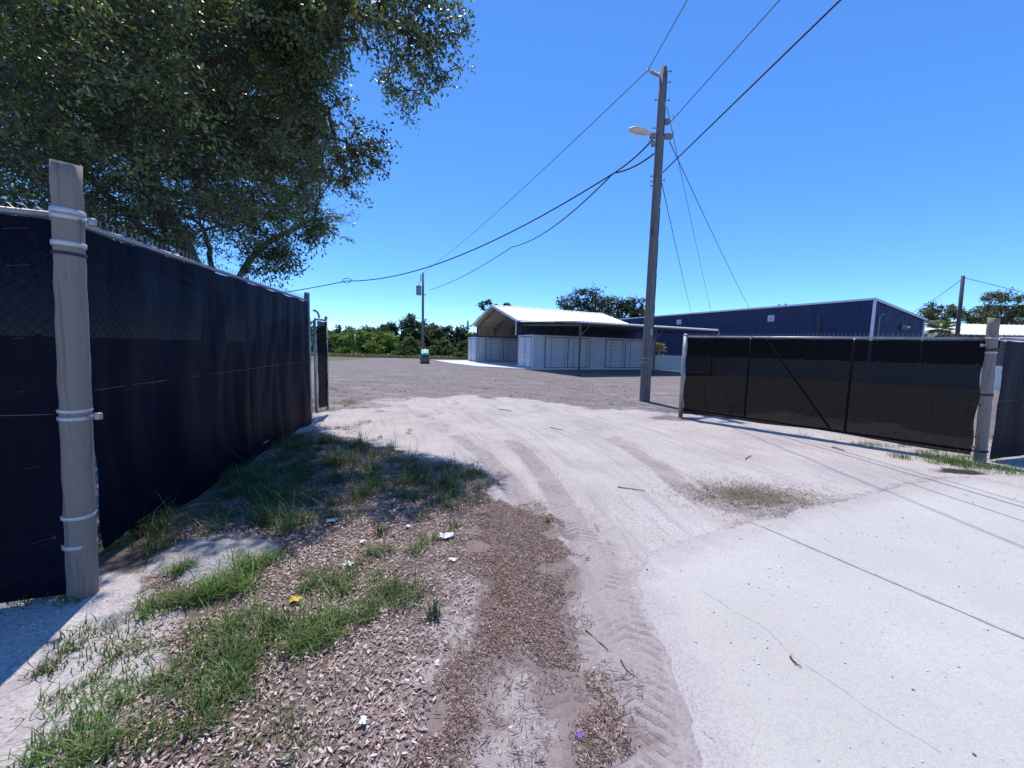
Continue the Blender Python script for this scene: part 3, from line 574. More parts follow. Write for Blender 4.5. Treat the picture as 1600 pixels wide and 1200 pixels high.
# ------------------------------------------------------------------ containers and carport
TH = R(25.5); CORN = Vector((1.46, 29.3, 0)); LT, WT, HT = 12.19, 2.44, 2.62
def make_container():
    rt = empty('shipping_container', CORN, TH, 'pale grey shipping container with wide side doors under the open lean-to', 'container', 'pale grey side door containers')
    k = MB(); z0, z1 = .14, HT - .1
    for x in (0, LT):
        for y in (0, WT): k.box((x + (.07 if x == 0 else -.07), y + (.07 if y == 0 else -.07), HT / 2), (.14, .14, HT))
    for z, h in ((.07, .14), (HT - .05, .1)):
        for y in (.06, WT - .06): k.box((LT / 2, y, z), (LT - .28, .12, h))
        for x in (.06, LT - .06): k.box((x, WT / 2, z), (.12, WT - .28, h))
    k.build('corner_frame', M['container'], rt, bevel=.012)
    k = MB(); segs = ((.14, 1.1), (5.2, 6.85), (10.95, LT - .14))
    for a, b in segs: k.corr((a, .075, z0), (1, 0, 0), (0, 0, 1), (0, -1, 0), b - a, z1 - z0, .275, .045, .27)
    k.corr((LT - .14, WT - .075, z0), (-1, 0, 0), (0, 0, 1), (0, 1, 0), LT - .28, z1 - z0, .275, .045, .27)
    k.corr((LT - .075, .14, z0), (0, 1, 0), (0, 0, 1), (1, 0, 0), WT - .28, z1 - z0, .275, .045, .27); k.build('corrugated_wall', M['container'], rt)
    k = MB(); k.corr((.14, .12, HT - .05), (1, 0, 0), (0, 1, 0), (0, 0, 1), LT - .28, WT - .24, .21, .03, .27); k.build('roof_panel', M['container'], rt)
    k = MB(); k.box((LT / 2, WT / 2, .12), (LT - .3, WT - .3, .05)); k.build('floor_pan', M['steel_frame'], rt)
    def door(x0, x1, side):
        # side True: a leaf of the long side; False: a leaf of the end wall (x runs across)
        W = x1 - x0; H = z1 - z0 - .06
        tr = (lambda a, dep, z: (x0 + a, -dep, z0 + .03 + z)) if side else (lambda a, dep, z: (-dep, WT - x0 - a, z0 + .03 + z))
        def bx(mb, a, dep, z, da, dd_, dz): mb.box(tr(a, dep, z), (da, dd_, dz) if side else (dd_, da, dz))
        d_ = MB(); fw = .075
        bx(d_, fw / 2, .0, H / 2, fw, .06, H); bx(d_, W - fw / 2, .0, H / 2, fw, .06, H); bx(d_, W / 2, .0, fw / 2, W - 2 * fw, .06, fw); bx(d_, W / 2, .0, H - fw / 2, W - 2 * fw, .06, fw)
        o = Vector(tr(fw, -.02, fw)); uu = (Vector(tr(fw, -.02, 1)) - Vector(tr(fw, -.02, 0))); vv = (Vector(tr(1, 0, 0)) - Vector(tr(0, 0, 0))); nn_ = Vector(tr(0, 1, 0)) - Vector(tr(0, 0, 0))
        d_.corr(o, uu, vv, nn_, H - 2 * fw, W - 2 * fw, (H - 2 * fw) / 7, .032, .42); do_ = d_.build('side_door' if side else 'end_door', M['container'], rt)
        g_ = MB()
        for a in (.006, W - .006): bx(g_, a, .034, H / 2, .026, .01, H)
        for z in (.006, H - .006): bx(g_, W / 2, .034, z, W - .04, .01, .022)
        g_.build('door_seal', M['seal'], do_)
        for f in ((.25, .86) if side else (.30, .72)):
            l_ = MB(); l_.tube([tr(W * f, .055, .03), tr(W * f, .055, H - .03)], .017, 8)
            for z in (.1, .75, 1.25, H - .1): bx(l_, W * f, .05, z, .09, .03, .06)
            l_.tube([tr(W * f, .07, 1.0), tr(W * f + .22, .08, .98)], .012, 6); l_.build('lock_rod', M['container'] if not side else M['galv'], do_)
    for a, b in ((1.1, 3.15), (3.15, 5.2), (6.85, 8.9), (8.9, 10.95)): door(a + .01, b - .01, True)
    for a, b in ((.14, WT / 2), (WT / 2, WT - .14)): door(a + .005, b - .005, False)
    return rt
ct = make_container()
RZ = Matrix.Rotation(TH, 3, 'Z'); loc = lambda t, w, z=0: CORN + RZ @ Vector((t, w, z))
c2 = copy_tree(ct); c2.location = loc(0, 12.3); tag(c2, 'pale grey shipping container at the far side of the open gabled bay')
# carport
cp = empty('carport', CORN, TH, 'white gabled metal carport over two containers, with a lean-to on dark posts', 'carport')
W0, W1, WR, ZE, ZR, T0, T1 = 2.2, 12.45, 7.3, 3.78, 5.36, -.35, 12.15
def slope(name, wa, za, wb, zb_, mat, t0, t1, dz, pitch=.46, dep=.035):
    k = MB(); v_ = Vector((0, wb - wa, zb_ - za)); H = v_.length; v_.normalize(); n_ = Vector((1, 0, 0)).cross(v_)
    if n_.z < 0: n_ = -n_
    k.corr(Vector((t0, wa, za)) + n_ * dz, (1, 0, 0), v_, n_, t1 - t0, H, pitch, dep, .12); return k.build(name, mat, cp)
rA = slope('gable_roof', W0 - .25, ZE - .04, WR, ZR, M['white_metal'], T0, T1, 0); rB = slope('gable_roof', W1 + .25, ZE - .04, WR, ZR, M['white_metal'], T0, T1, 0)
k = MB(); k.prism([(T0, WR - .22, ZR - .02), (T0, WR, ZR + .055), (T0, WR + .22, ZR - .02)], (0, 0, 0), (T1 - T0, 0, 0)); k.build('ridge_cap', M['white_metal'], cp)
slope('ceiling_panel', W0, ZE - .03, WR - .05, ZR - .02, M['tan'], T0 + .1, T1 - .1, -.11, .6, .02); slope('ceiling_panel', W1, ZE - .03, WR + .05, ZR - .02, M['tan'], T0 + .1, T1 - .1, -.11, .6, .02)
k = MB(); k.corr((.1, W1 - .12, HT), (1, 0, 0), (0, 0, 1), (0, -1, 0), T1 - .2, ZE - HT - .1, .45, .03, .15); k.build('inner_side_panel', M['tan'], cp)
k = MB(); k.corr((T0 + .1, W0 + .02, HT), (1, 0, 0), (0, 0, 1), (0, -1, 0), T1 - T0 - .2, ZE - HT - .08, .45, .03, .15); k.build('outer_side_panel', M['blue_dark'], cp)
for s_, (wa, wb) in enumerate(((W0 - .25, WR), (W1 + .25, WR))):
    k = MB(); k.bar((T0 - .03, wa, ZE - .06), (T0 - .03, wb, ZR + .0), .05, .19); k.build('fascia', M['trim'], cp)
k = MB(); k.bar((T0, W0 - .27, ZE - .04), (T1, W0 - .27, ZE - .04), .04, .10); k.build('eave_trim', M['trim'], cp)
for t in np.linspace(.1, 11.9, 7):
    k = MB(); k.bar((t, W0 + .1, ZE - .26), (t, WR, ZR - .25), .06, .08); k.bar((t, W1 - .1, ZE - .26), (t, WR, ZR - .25), .06, .08)
    k.bar((t, W0 + 1.7, ZE + .22), (t, W1 - 1.8, ZE + .22), .05, .06); k.bar((t, W0 + 1.9, ZE + .26), (t, W0 + .12, ZE - .75), .05, .05); k.bar((t, W1 - 1.9, ZE + .26), (t, W1 - .18, ZE - .75), .05, .05)
    k.bar((t, W0 + .1, HT), (t, W0 + .1, ZE - .2), .06, .06); k.bar((t, W1 - .18, HT), (t, W1 - .18, ZE - .2), .06, .06); k.build('truss', M['steel_frame'], cp)
k = MB(); k.bar((T0 + .1, W1 - .2, HT + .06), (T1, W1 - .2, HT + .06), .08, .1); k.build('base_rail', M['steel_frame'], cp)
k = MB(); k.bar((T0, W0 - .02, HT + .02), (T0, W0 - .02, ZE - .05), .06, .09); k.build('corner_trim', M['trim'], cp)
WL, ZL = -6.05, 3.30
slope('lean_to_roof', WL, ZL, W0 - .05, ZE - .13, M['white_metal'], T0, T1 + .2, 0, .3, .04)
for w_ in (WL + .1, -3.6, -1.2, 1.0):
    zz_ = ZL + (ZE - .13 - ZL) * (w_ - WL) / (W0 - WL) - .1
    k = MB(); k.bar((T0, w_, zz_), (T1 + .15, w_, zz_), .07, .13); k.build('purlin', M['steel_frame'], cp)
for t in (.1, 6.25, 12.0):
    k = MB(); k.bar((t, WL + .12, ZL - .22), (t, W0, ZE - .36), .07, .12); k.build('rafter', M['steel_frame'], cp)
    k = MB(); k.box((t, WL + .16, (ZL - .2) / 2), (.10, .10, ZL - .2)); k.box((t, WL + .16, .01), (.24, .24, .02)); k.bar((t, WL + .16, ZL - .9), (t + .7, WL + .16, ZL - .2), .05, .05); k.build('lean_to_post', M['steel_frame'], cp)
k = MB(); k.bar((T0, WL - .01, ZL - .045), (T1 + .2, WL - .01, ZL - .045), .02, .08); k.build('lean_to_eave_trim', M['trim'], cp)
# slab of the bay
pts = [loc(t, w)[:2] for t, w in ((-3.4, 16), (-3.6, 9), (-3.0, 3.6), (-1.3, 1.6), (-.5, -.15), (12.3, -.15), (12.3, 16))]
k = MB(); k.prism([(x, y, 0) for x, y in pts], (0, 0, -.1), (0, 0, .07)); so = k.build('concrete_pad', paint('pad concrete', (.62, .61, .60), .85, .08, 2)); tag(so, kind='structure')

# ------------------------------------------------------------------ blue building, vinyl fence, far shed
BC = Vector((23.5, 25.9, 0)); bd_ = Vector((-10.1, 20.7, 0)).normalized(); BA = math.atan2(bd_.y, bd_.x)
bb = empty('metal_building', BC, BA, 'large dark blue metal building with white trim behind the low white fence', 'building')
BL, BW = 26.0, 7.5; ZA = P(1355, 466, 25.9).z; ZB = P(1437, 498, 29.5).z
# local x along the long wall, local -y towards the end wall's far corner
k = MB(); k.corr((BL, 0, 0), (-1, 0, 0), (0, 0, 1), (0, 1, 0), BL - .06, ZA - .06, .32, .03, .18); k.build('long_wall', M['blue'], bb)
k = MB(); k.corr((0, -.06, 0), (0, -1, 0), (0, 0, 1), (-1, 0, 0), BW - .1, ZA - .12, .32, .03, .18, ZB - .1); k.build('end_wall', M['blue'], bb)
k = MB(); k.corr((0, -BW, 0), (1, 0, 0), (0, 0, 1), (0, -1, 0), BL, ZB - .1, .32, .03, .18); k.corr((BL, -BW, 0), (0, 1, 0), (0, 0, 1), (1, 0, 0), BW, ZB - .1, .32, .03, .18, ZA - .1); k.build('rear_wall', M['blue'], bb)
k = MB(); v_ = Vector((0, -BW - .3, (ZB - ZA) * (BW + .3) / BW)); Hh = v_.length; v_.normalize(); k.corr((-.12, .12, ZA + .02), (1, 0, 0), v_, v_.cross(Vector((-1, 0, 0))), BL + .2, Hh, .6, .04, .1); k.build('roof', M['roof_grey'], bb)
k = MB(); k.box((BL / 2, .10, ZA - .03), (BL + .2, .07, .13)); k.build('eave_trim', M['trim'], bb)
k = MB(); k.bar((-.09, .14, ZA - .06), (-.09, -BW - .25, ZB - .1), .07, .14); k.build('gable_trim', M['trim'], bb)
k = MB(); k.box((-.035, .035, (ZA - .14) / 2), (.13, .13, ZA - .14)); k.build('corner_trim', M['trim'], bb)
k = MB(); k.box((-.03, -BW + .02, (ZB - .2) / 2), (.14, .14, ZB - .2)); k.build('corner_trim', M['trim'], bb)
BI = Matrix.Rotation(-BA, 3, 'Z')
for px, py, w_, h_ in ((1201, 497, .44, .44), (1058, 503, .5, .42)):
    c_ = BI @ (wallpt(px, py) - BC); k = MB()
    k.box((c_.x, .05, c_.z + h_ / 2), (w_, .05, .05)); k.box((c_.x, .05, c_.z - h_ / 2), (w_, .05, .05)); k.box((c_.x - w_ / 2, .05, c_.z), (.05, .05, h_ - .05)); k.box((c_.x + w_ / 2, .05, c_.z), (.05, .05, h_ - .05))
    for q_ in np.linspace(-.36, .36, 6): k.box((c_.x, .05, c_.z + q_ * h_), (w_ - .05, .03, .04), Matrix.Rotation(.5, 3, 'X'))
    k.build('wall_vent', M['trim'], bb)
c_ = BI @ (wallpt(1275, 506) - BC); k = MB(); k.box((c_.x, .045, c_.z), (.34, .03, 1.0)); k.build('narrow_window', M['seal'], bb)
k = MB(); k.tube([(-.06, -.75, 0), (-.06, -.75, ZA - 1.05), (-.10, -.95, ZA - .95), (-.1, -1.2, ZA - .98)], .035, 8); k.build('conduit', M['galv'], bb, True)
k = MB(); k.box((-.05, -4.2, ZA - 1.62), (.06, .26, .26)); k.prism([(-.06, -4.45, ZA - 1.5), (-.42, -4.35, ZA - 1.62), (-.42, -4.35, ZA - 1.74), (-.06, -4.45, ZA - 1.82)], (0, 0, 0), (0, .5, 0)); k.build('wall_lamp', M['lamp_grey'], bb, bevel=.02)
c_ = BI @ (wallpt(1213, 474) - BC)
for q_ in (-.25, .25):
    k = MB(); k.lathe([(.06, 0), (.06, .14), (.11, .15), (.11, .2)], 8, None, (c_.x + q_, -.35, ZA - .02)); k.build('roof_vent', M['galv_dark'], bb)
VA, VB = Vector((11.3, 34.4, 0)), Vector((27.5, 18.2, 0)); vd = (VB - VA); VL = vd.length; va = math.atan2(vd.y, vd.x)
vf = empty('vinyl_fence', VA, va, 'low white vinyl panel fence in front of the blue building', 'fence')
npan = 12; pw = VL / npan
for i_ in range(npan + 1):
    k = MB(); k.box((i_ * pw, 0, .68), (.12, .12, 1.36)); k.prism([(i_ * pw - .075, -.075, 1.36), (i_ * pw + .075, -.075, 1.36), (i_ * pw + .075, .075, 1.36), (i_ * pw - .075, .075, 1.36)], (0, 0, 0), (0, 0, .03)); k.build('fence_post', M['vinyl'], vf)
    if i_ < npan:
        k = MB(); x0_ = i_ * pw + .06; nb_ = int((pw - .12) / .16); bw = (pw - .12) / nb_
        for b_i in range(nb_): k.box((x0_ + (b_i + .5) * bw, 0, .67), (bw - .012, .03, 1.05))
        k.box((x0_ + (pw - .12) / 2, 0, 1.24), (pw - .12, .05, .11)); k.box((x0_ + (pw - .12) / 2, 0, .10), (pw - .12, .05, .12)); k.build('fence_panel', M['vinyl'], vf)
sb = P(1440, 540, 42); fs = empty('metal_shed', (sb.x, 42, 0), R(-6), 'low building with a pale metal roof and blue wall behind the fence on the right', 'building')
zt_, ze_ = P(1530, 508, 46).z, P(1530, 524, 42).z
k = MB(); k.corr((0, 0, 0), (1, 0, 0), (0, 0, 1), (0, -1, 0), 26, ze_ - .1, .32, .03, .18); k.corr((0, 8, 0), (0, -1, 0), (0, 0, 1), (-1, 0, 0), 8, ze_ - .1, .32, .03, .18); k.build('wall', M['blue'], fs)
k = MB(); v_ = Vector((0, 4.6, zt_ - ze_)); Hh = v_.length; v_.normalize(); k.corr((-.4, -.6, ze_), (1, 0, 0), v_, Vector((1, 0, 0)).cross(v_), 27, Hh, .5, .04, .12); k.corr((26.6, 8.6, ze_), (-1, 0, 0), Vector((0, -v_.y, v_.z)), Vector((-1, 0, 0)).cross(Vector((0, -v_.y, v_.z))), 27, Hh, .5, .04, .12); k.build('roof', M['roof_grey'], fs)
k = MB(); k.prism([(5.6, -2.6, ze_ - .75), (5.6, -.3, ze_ - .1), (5.6, -.3, ze_ - .2), (5.6, -2.6, ze_ - .85)], (0, 0, 0), (5, 0, 0)); k.build('porch_roof', M['roof_grey'], fs)
for x_ in (5.7, 8, 10.4):
    k = MB(); k.box((x_, -2.5, (ze_ - .85) / 2), (.12, .12, ze_ - .85)); k.build('porch_post', M['trim'], fs)

# ------------------------------------------------------------------ small roller
rb = G(664, 568); rl = empty('road_roller', (rb.x, rb.y, 0), R(12), 'small teal road roller parked on the bare yard below the distant pole', 'road roller')
k = MB(); k.lathe([(.2, -.46), (.34, -.46), (.36, -.44), (.36, .44), (.34, .46), (.2, .46)], 28, Matrix.Rotation(math.pi / 2, 3, 'Y'), (0, -.35, .36)); k.build('front_drum', M['drum'], rl, True)
k = MB(); k.lathe([(.2, -.42), (.34, -.42), (.36, -.4), (.36, .4), (.34, .42), (.2, .42)], 28, Matrix.Rotation(math.pi / 2, 3, 'Y'), (0, .85, .36)); k.build('rear_drum', M['drum'], rl, True)
k = MB(); k.box((0, .3, .62), (.82, 1.3, .35)); k.bar((-.5, -.35, .36), (-.5, .1, .62), .05, .12); k.bar((.5, -.35, .36), (.5, .1, .62), .05, .12); k.box((0, -.1, .78), (1.04, .2, .14)); k.build('chassis', M['machine_grey'], rl, bevel=.03)
k = MB(); k.prism([(-.38, -.55, .82), (-.38, -.45, 1.02), (-.38, .25, 1.38), (-.38, .75, 1.38), (-.38, .85, .8)], (0, 0, 0), (.76, 0, 0)); k.build('hood', M['teal'], rl, bevel=.05)
k = MB(); k.prism([(-.06, -.47, 1.035), (-.06, .24, 1.40), (-.06, .24, 1.42), (-.06, -.47, 1.05)], (0, 0, 0), (.12, 0, 0)); k.build('hood_stripe', M['machine_grey'], rl)
for x_ in (-.26, .26):
    k = MB(); k.lathe([(.06, 0), (.07, .02), (.06, .04)], 12, Matrix.Rotation(math.pi / 2, 3, 'X'), (x_, -.52, .9)); k.build('headlight', M['lens'], rl, True)
k = MB(); k.tube([(-.5, .5, .6), (-.5, .5, 1.6), (-.46, .52, 1.7), (-.40, .52, 1.72)], .025, 8); k.build('roll_bar', M['machine_grey'], rl, True)
k = MB(); k.box((-.05, .95, .86), (.5, .4, .12)); k.box((-.05, 1.16, 1.08), (.5, .1, .4)); k.build('seat', M['black'], rl, bevel=.03); rl.scale = (.88, .8, .92)

# ------------------------------------------------------------------ trees
def leaf_quads(C_, D_, N_, L, W, cols):
    """diamond leaves: centre, long axis, normal"""
    S = np.cross(N_, D_); S /= np.linalg.norm(S, axis=1, keepdims=True) + 1e-9; L, W = L[:, None], W[:, None]
    v = np.stack([C_ - D_ * L / 2, C_ + S * W / 2 + D_ * L * .05, C_ + D_ * L / 2, C_ - S * W / 2 + D_ * L * .05], 1).reshape(-1, 3)
    return v, np.arange(len(v)).reshape(-1, 4), np.repeat(cols, 4, 0)
def unit(a): return a / (np.linalg.norm(a, axis=-1, keepdims=True) + 1e-9)
def grow(nodes, par, targets, step, rg, wig=.12):
    """hang every target on the nearest point of the growing branch skeleton"""
    nd = [np.array(q) for q in nodes]; pr = list(par); tips = []
    arr = np.array(nd)
    for t in targets:
        d = np.linalg.norm(arr - t, axis=1); k = int(np.argmin(d + .25 * np.maximum(0, arr[:, 2] - t[2]))); m = max(1, int(d[k] / step)); a = arr[k]; new = []
        mid = (a + t) / 2 + rg.normal(0, wig * d[k], 3)
        for q in range(1, m + 1):
            f = q / m; p_ = (1 - f) ** 2 * a + 2 * f * (1 - f) * mid + f * f * t; pr.append(k if q == 1 else len(nd) - 1); nd.append(p_); new.append(p_)
        arr = np.concatenate([arr, np.array(new)]); tips.append(len(nd) - 1)
    return np.array(nd), pr, tips
def skeleton(mb, nd, pr, r_tip, r_root, nmain=0, ex=2.3, sides=6):
    n_ = len(nd); w = np.zeros(n_); ch = [[] for _ in range(n_)]
    for i_, p_ in enumerate(pr):
        if p_ >= 0: ch[p_].append(i_)
    for i_ in range(n_ - 1, -1, -1):
        w[i_] = max(w[i_], 1) ;
        if pr[i_] >= 0: w[pr[i_]] += w[i_]
    r = r_tip * w ** (1 / ex); r = np.minimum(r * (r_root / max(r[0], 1e-6)) ** (np.log(np.maximum(w, 1)) / np.log(w[0])), r_root)
    st = [(0, -1)]
    while st:
        i_, p_ = st.pop(); path = [p_, i_] if p_ >= 0 else [i_]; k = i_
        while ch[k]:
            c_ = max(ch[k], key=lambda q: w[q]); st += [(q, k) for q in ch[k] if q != c_]; path.append(c_); k = c_
        if len(path) > 1:
            rr = [r[q] for q in path]
            if p_ >= 0: rr[0] = rr[1]
            mb.tube([nd[q] for q in path], rr, sides if rr[0] < .1 else 12, False)
def tree(name, label, base, blobs, nleaf, lsize, colr, trunk_r=.2, nclump=60, seed=1, cat='tree', group=None, mat='leaf', droop=0.0, fork=.35, clr=.22, surf=.5):
    """blobs: list of (centre offset xyz, radii xyz); leaves gather in clumps that hang on grown branches"""
    rg = np.random.default_rng(seed); rt = empty(name, base, 0, label, cat, group); cs = []
    vol = np.array([b[1][0] * b[1][1] * b[1][2] for b in blobs]) ** .67; vol /= vol.sum()
    for (c_, rr), f in zip(blobs, vol):
        k = max(2, int(nclump * f)); dr = unit(rg.normal(size=(k, 3))); rad = rg.random(k) ** (1 / 3) * (1 - surf) + surf * (.75 + .3 * rg.random(k)); cs.append(np.array(c_) + dr * rad[:, None] * np.array(rr))
    cs = np.concatenate(cs); cs = cs[cs[:, 2] > .25]; zt = cs[:, 2].max(); cen = cs.mean(0); zf = max(.3, cen[2] * fork * 1.6)
    nodes = [np.array([0, 0, -.2]), np.array([0, 0, zf * .5]) + np.append(rg.normal(0, .06, 2), 0), np.array([cen[0] * .3, cen[1] * .3, zf])]; order = np.argsort(np.linalg.norm(cs - nodes[-1], axis=1))
    nd, pr, tips = grow(nodes, [-1, 0, 1], cs[order], max(.35, zt * .08), rg)
    k = MB(); skeleton(k, nd, pr, max(.008, trunk_r * .08), trunk_r, sides=5); k.build('trunk', M['bark'], rt, True)
    ci = rg.integers(0, len(cs), nleaf); sz = clr * np.mean([np.mean(b[1]) for b in blobs]) * (.6 + .8 * rg.random(len(cs)))
    off = rg.normal(size=(nleaf, 3)) * np.array([1, 1, .75]); C_ = cs[ci] + off * sz[ci][:, None] * .75
    keep = C_[:, 2] > .05; C_, off, ci = C_[keep], off[keep], ci[keep]; m_ = len(C_)
    D_ = unit(off + rg.normal(size=(m_, 3)) * .9 + np.array([0, 0, -droop])); N_ = unit(rg.normal(size=(m_, 3)) + np.array([0, 0, .8])); N_ = unit(np.cross(np.cross(D_, N_), D_) + 1e-6)
    ct_ = (.75 + .5 * rg.random(len(cs)))[ci][:, None] * (.75 + .5 * rg.random((m_, 1))); col = np.array(colr) * ct_ * (1 + rg.normal(0, .08, (m_, 3)))
    L = lsize * (.6 + .8 * rg.random(m_)); k = MB(); k.add(*leaf_quads(C_, D_, N_, L, L * (.5 + .2 * rg.random(m_)), np.clip(col, .002, 1))); k.build('crown', M[mat], rt)
    return rt
DK, MD, LG = (.055, .080, .045), (.078, .115, .046), (.12, .19, .045)  # leaf tones lightened to paint in the haze over distant trees
def bgtree(px, wpx, top, dep, label, col, seed, base_f=.04, ls=.34, nl=8000, name='broadleaf_tree', group='trees beyond the yard', cat='tree', nb_=5):
    z1 = P(px, top, dep).z; x = P(px, top, dep).x; wd = wpx / FPX * dep / 2; rg = np.random.default_rng(seed); bl = []
    z0 = z1 * base_f; dep_ = dep
    for q in range(nb_):
        f = q / max(1, nb_ - 1); zc = z0 + (z1 - z0) * (.25 + .5 * f); r_ = wd * (.75 - .35 * f)
        bl.append(((rg.normal(0, wd * .33 * (1 - .5 * f)), rg.normal(0, wd * .3), zc - .12 * z1), (r_, r_, (z1 - z0) * (.27 + .08 * rg.random()))))
    bl.append(((0, 0, z1 - (z1 - z0) * .22), (wd * .4, wd * .4, (z1 - z0) * .2)))
    return tree(name, label, (x, dep, 0), bl, nl, ls, col, .05 + z1 * .018, 110, seed, cat, group)
B_ = [(445, 70, 500, 60, 'dark tree behind the long gate, far left of the wood', DK), (490, 60, 503, 60, 'dark tree just beside the narrow gate at the far edge of the yard', DK),
      (535, 60, 507, 62, 'dark rounded tree nearest the narrow gate in the far row', DK), (578, 56, 512, 63, 'low dark tree rising behind the bright green bushes', MD),
      (606, 50, 505, 61, 'uneven dark tree at the dip in the far row', DK), (636, 56, 492, 58, 'tallest dark tree of the far row, just left of the transformer pole', DK),
      (664, 44, 503, 60, 'dark tree directly behind the transformer pole', DK), (694, 50, 508, 58, 'dense dark tree right of the transformer pole', DK), (722, 46, 512, 59, 'dark tree next to the short distant pole', DK),
      (748, 50, 522, 60, 'olive tree partly hidden by the far container', MD)]
for i_, (px, w_, top, dep, lb, c_) in enumerate(B_): bgtree(px, w_ * 1.3, top - 2, dep, lb, c_, 20 + i_)
S_ = [(530, 50, 524, 54, 'bright green bush closest to the narrow gate', LG), (566, 64, 519, 53, 'largest bright green bush at the far edge of the yard', LG), (603, 54, 524, 54, 'yellow green bush below the dip in the tree row', LG),
      (640, 44, 533, 52, 'dull green bush left of the small roller', MD), (690, 40, 534, 53, 'dull green bush right of the small roller', MD), (723, 40, 537, 52, 'olive bush left of the far container end', (.06, .085, .03)), (500, 50, 526, 53, 'pale green bush behind the narrow gate', LG)]
for i_, (px, w_, top, dep, lb, c_) in enumerate(S_): bgtree(px, w_ * 1.3, top - 5, dep, lb, c_, 50 + i_, .0, .26, 6500, 'bush', 'bushes along the far edge of the yard', 'bush', 4)
def px_blobs(lst, dep, base):
    o = []
    for px, py, rx, ry in lst: c_ = P(px, py, dep) - base; o.append(((c_.x, random.uniform(-1, 1), c_.z), (rx / FPX * dep, rx / FPX * dep * .9, ry / FPX * dep)))
    return o
bs = Vector((P(768, 540, 58).x, 58, 0)); tree('broadleaf_tree', 'sparse dark tree top showing left of the white gable', bs, px_blobs([(751, 479, 8, 7), (762, 474, 6, 7), (770, 484, 12, 10), (790, 478, 9, 4), (765, 505, 20, 14)], 58, bs), 3000, .26, (.035, .048, .03), .2, 60, 81, 'tree', 'trees behind the carport')
bs = Vector((P(925, 540, 66).x, 66, 0)); tree('oak_tree', 'wide dark oak rising behind the white carport roof', bs, px_blobs([(893, 474, 17, 11), (915, 466, 22, 13), (940, 468, 18, 12), (952, 478, 22, 12), (905, 488, 30, 12), (930, 500, 40, 20)], 66, bs), 9000, .34, (.042, .060, .042), .4, 150, 82, 'tree', 'trees behind the carport', clr=.3)  # crown tone lightened for distance haze as well
bs = Vector((P(986, 540, 64).x, 64, 0)); tree('oak_tree', 'smaller dark oak between the carport roof and the tall pole', bs, px_blobs([(975, 477, 12, 8), (992, 478, 14, 12), (985, 495, 26, 14)], 64, bs), 4500, .33, (.042, .058, .040), .3, 70, 83, 'tree', 'trees behind the carport', clr=.3)
bs = Vector((P(1455, 540, 52).x, 52, 0)); tree('broadleaf_tree', 'hazy green tree beyond the end of the blue building', bs, px_blobs([(1440, 492, 14, 7), (1458, 480, 9, 9), (1466, 490, 20, 11), (1484, 490, 14, 9), (1460, 510, 34, 14)], 52, bs), 6000, .25, (.075, .095, .045), .25, 90, 84, 'tree', 'trees on the right')
bs = Vector((P(1520, 540, 56).x, 56, 0)); tree('broadleaf_tree', 'dense green tree behind the pale shed roof, right of the leaning pole', bs, px_blobs([(1508, 492, 16, 10), (1525, 496, 20, 10), (1540, 488, 18, 9), (1520, 512, 40, 14)], 56, bs), 5500, .26, (.075, .095, .045), .25, 90, 85, 'tree', 'trees on the right')
bs = Vector((P(1572, 540, 52).x, 52, 0)); tree('spreading_tree', 'tall spreading tree with flat branch layers above the pale shed roof', bs, px_blobs([(1538, 468, 11, 5), (1556, 462, 14, 5), (1580, 467, 18, 5), (1548, 479, 14, 5), (1572, 486, 22, 6), (1598, 488, 18, 7), (1570, 503, 30, 10)], 52, bs), 6500, .22, (.085, .10, .05), .3, 110, 86, 'tree', 'trees on the right', clr=.32)
bs = Vector((P(1630, 540, 54).x, 54, 0)); tree('broadleaf_tree', 'green tree at the far right end of the pale shed', bs, px_blobs([(1610, 490, 24, 12), (1640, 485, 26, 14), (1630, 510, 40, 16)], 54, bs), 4500, .27, (.07, .09, .045), .3, 80, 87, 'tree', 'trees on the right')
def palm(label, base, z, R_, nf, seed, col, wid=.05):
    rg = np.random.default_rng(seed); rt = empty('palm', base, 0, label, 'palm', 'low palms'); k = MB(); k.tube([(0, 0, -.2), (.03, 0, z * .5), (0, 0, z)], [.17, .14, .15], 10); k.build('trunk', M['bark'], rt, True)
    cr = MB()
    for f in range(nf):
        az = rg.random() * 6.283; el = rg.uniform(-.3, 1.2); d_ = np.array([math.cos(az) * math.cos(el), math.sin(az) * math.cos(el), math.sin(el)]); L = R_ * rg.uniform(.8, 1.1); ts = np.linspace(.12, 1, 22)
        P_ = np.array([0, 0, z]) + d_ * ts[:, None] * L - np.array([0, 0, 1]) * (ts[:, None] ** 2) * L * .38; T_ = unit(np.gradient(P_, axis=0)); S_ = unit(np.cross(T_, [0, 0, 1])); N_ = np.cross(S_, T_)
        for s_ in (-1, 1):
            D_ = unit(S_ * s_ + T_ * .7 - np.array([0, 0, .25])); l_ = L * .34 * np.sin(np.clip(ts * 2.6 + .35, 0, 3)) + .05; cr.add(*leaf_quads(P_ + D_ * l_[:, None] / 2, D_, N_, l_, np.full(len(l_), wid), np.array(col) * (.7 + .6 * rg.random((len(l_), 1)))))
        cr.tube(P_, [.015] * 22, 4, False)
    cr.build('crown', M['leaf'], rt)
palm('low fan of palm fronds between the blue building and the pale shed', Vector((P(1466, 540, 33).x, 33, 0)), P(1466, 515, 33).z, 1.5, 34, 91, (.085, .12, .05))
palm('low palm behind the white fence beside the tall pole', Vector((13.0, 35.6, 0)), 1.7, 1.35, 30, 92, (.07, .09, .04))

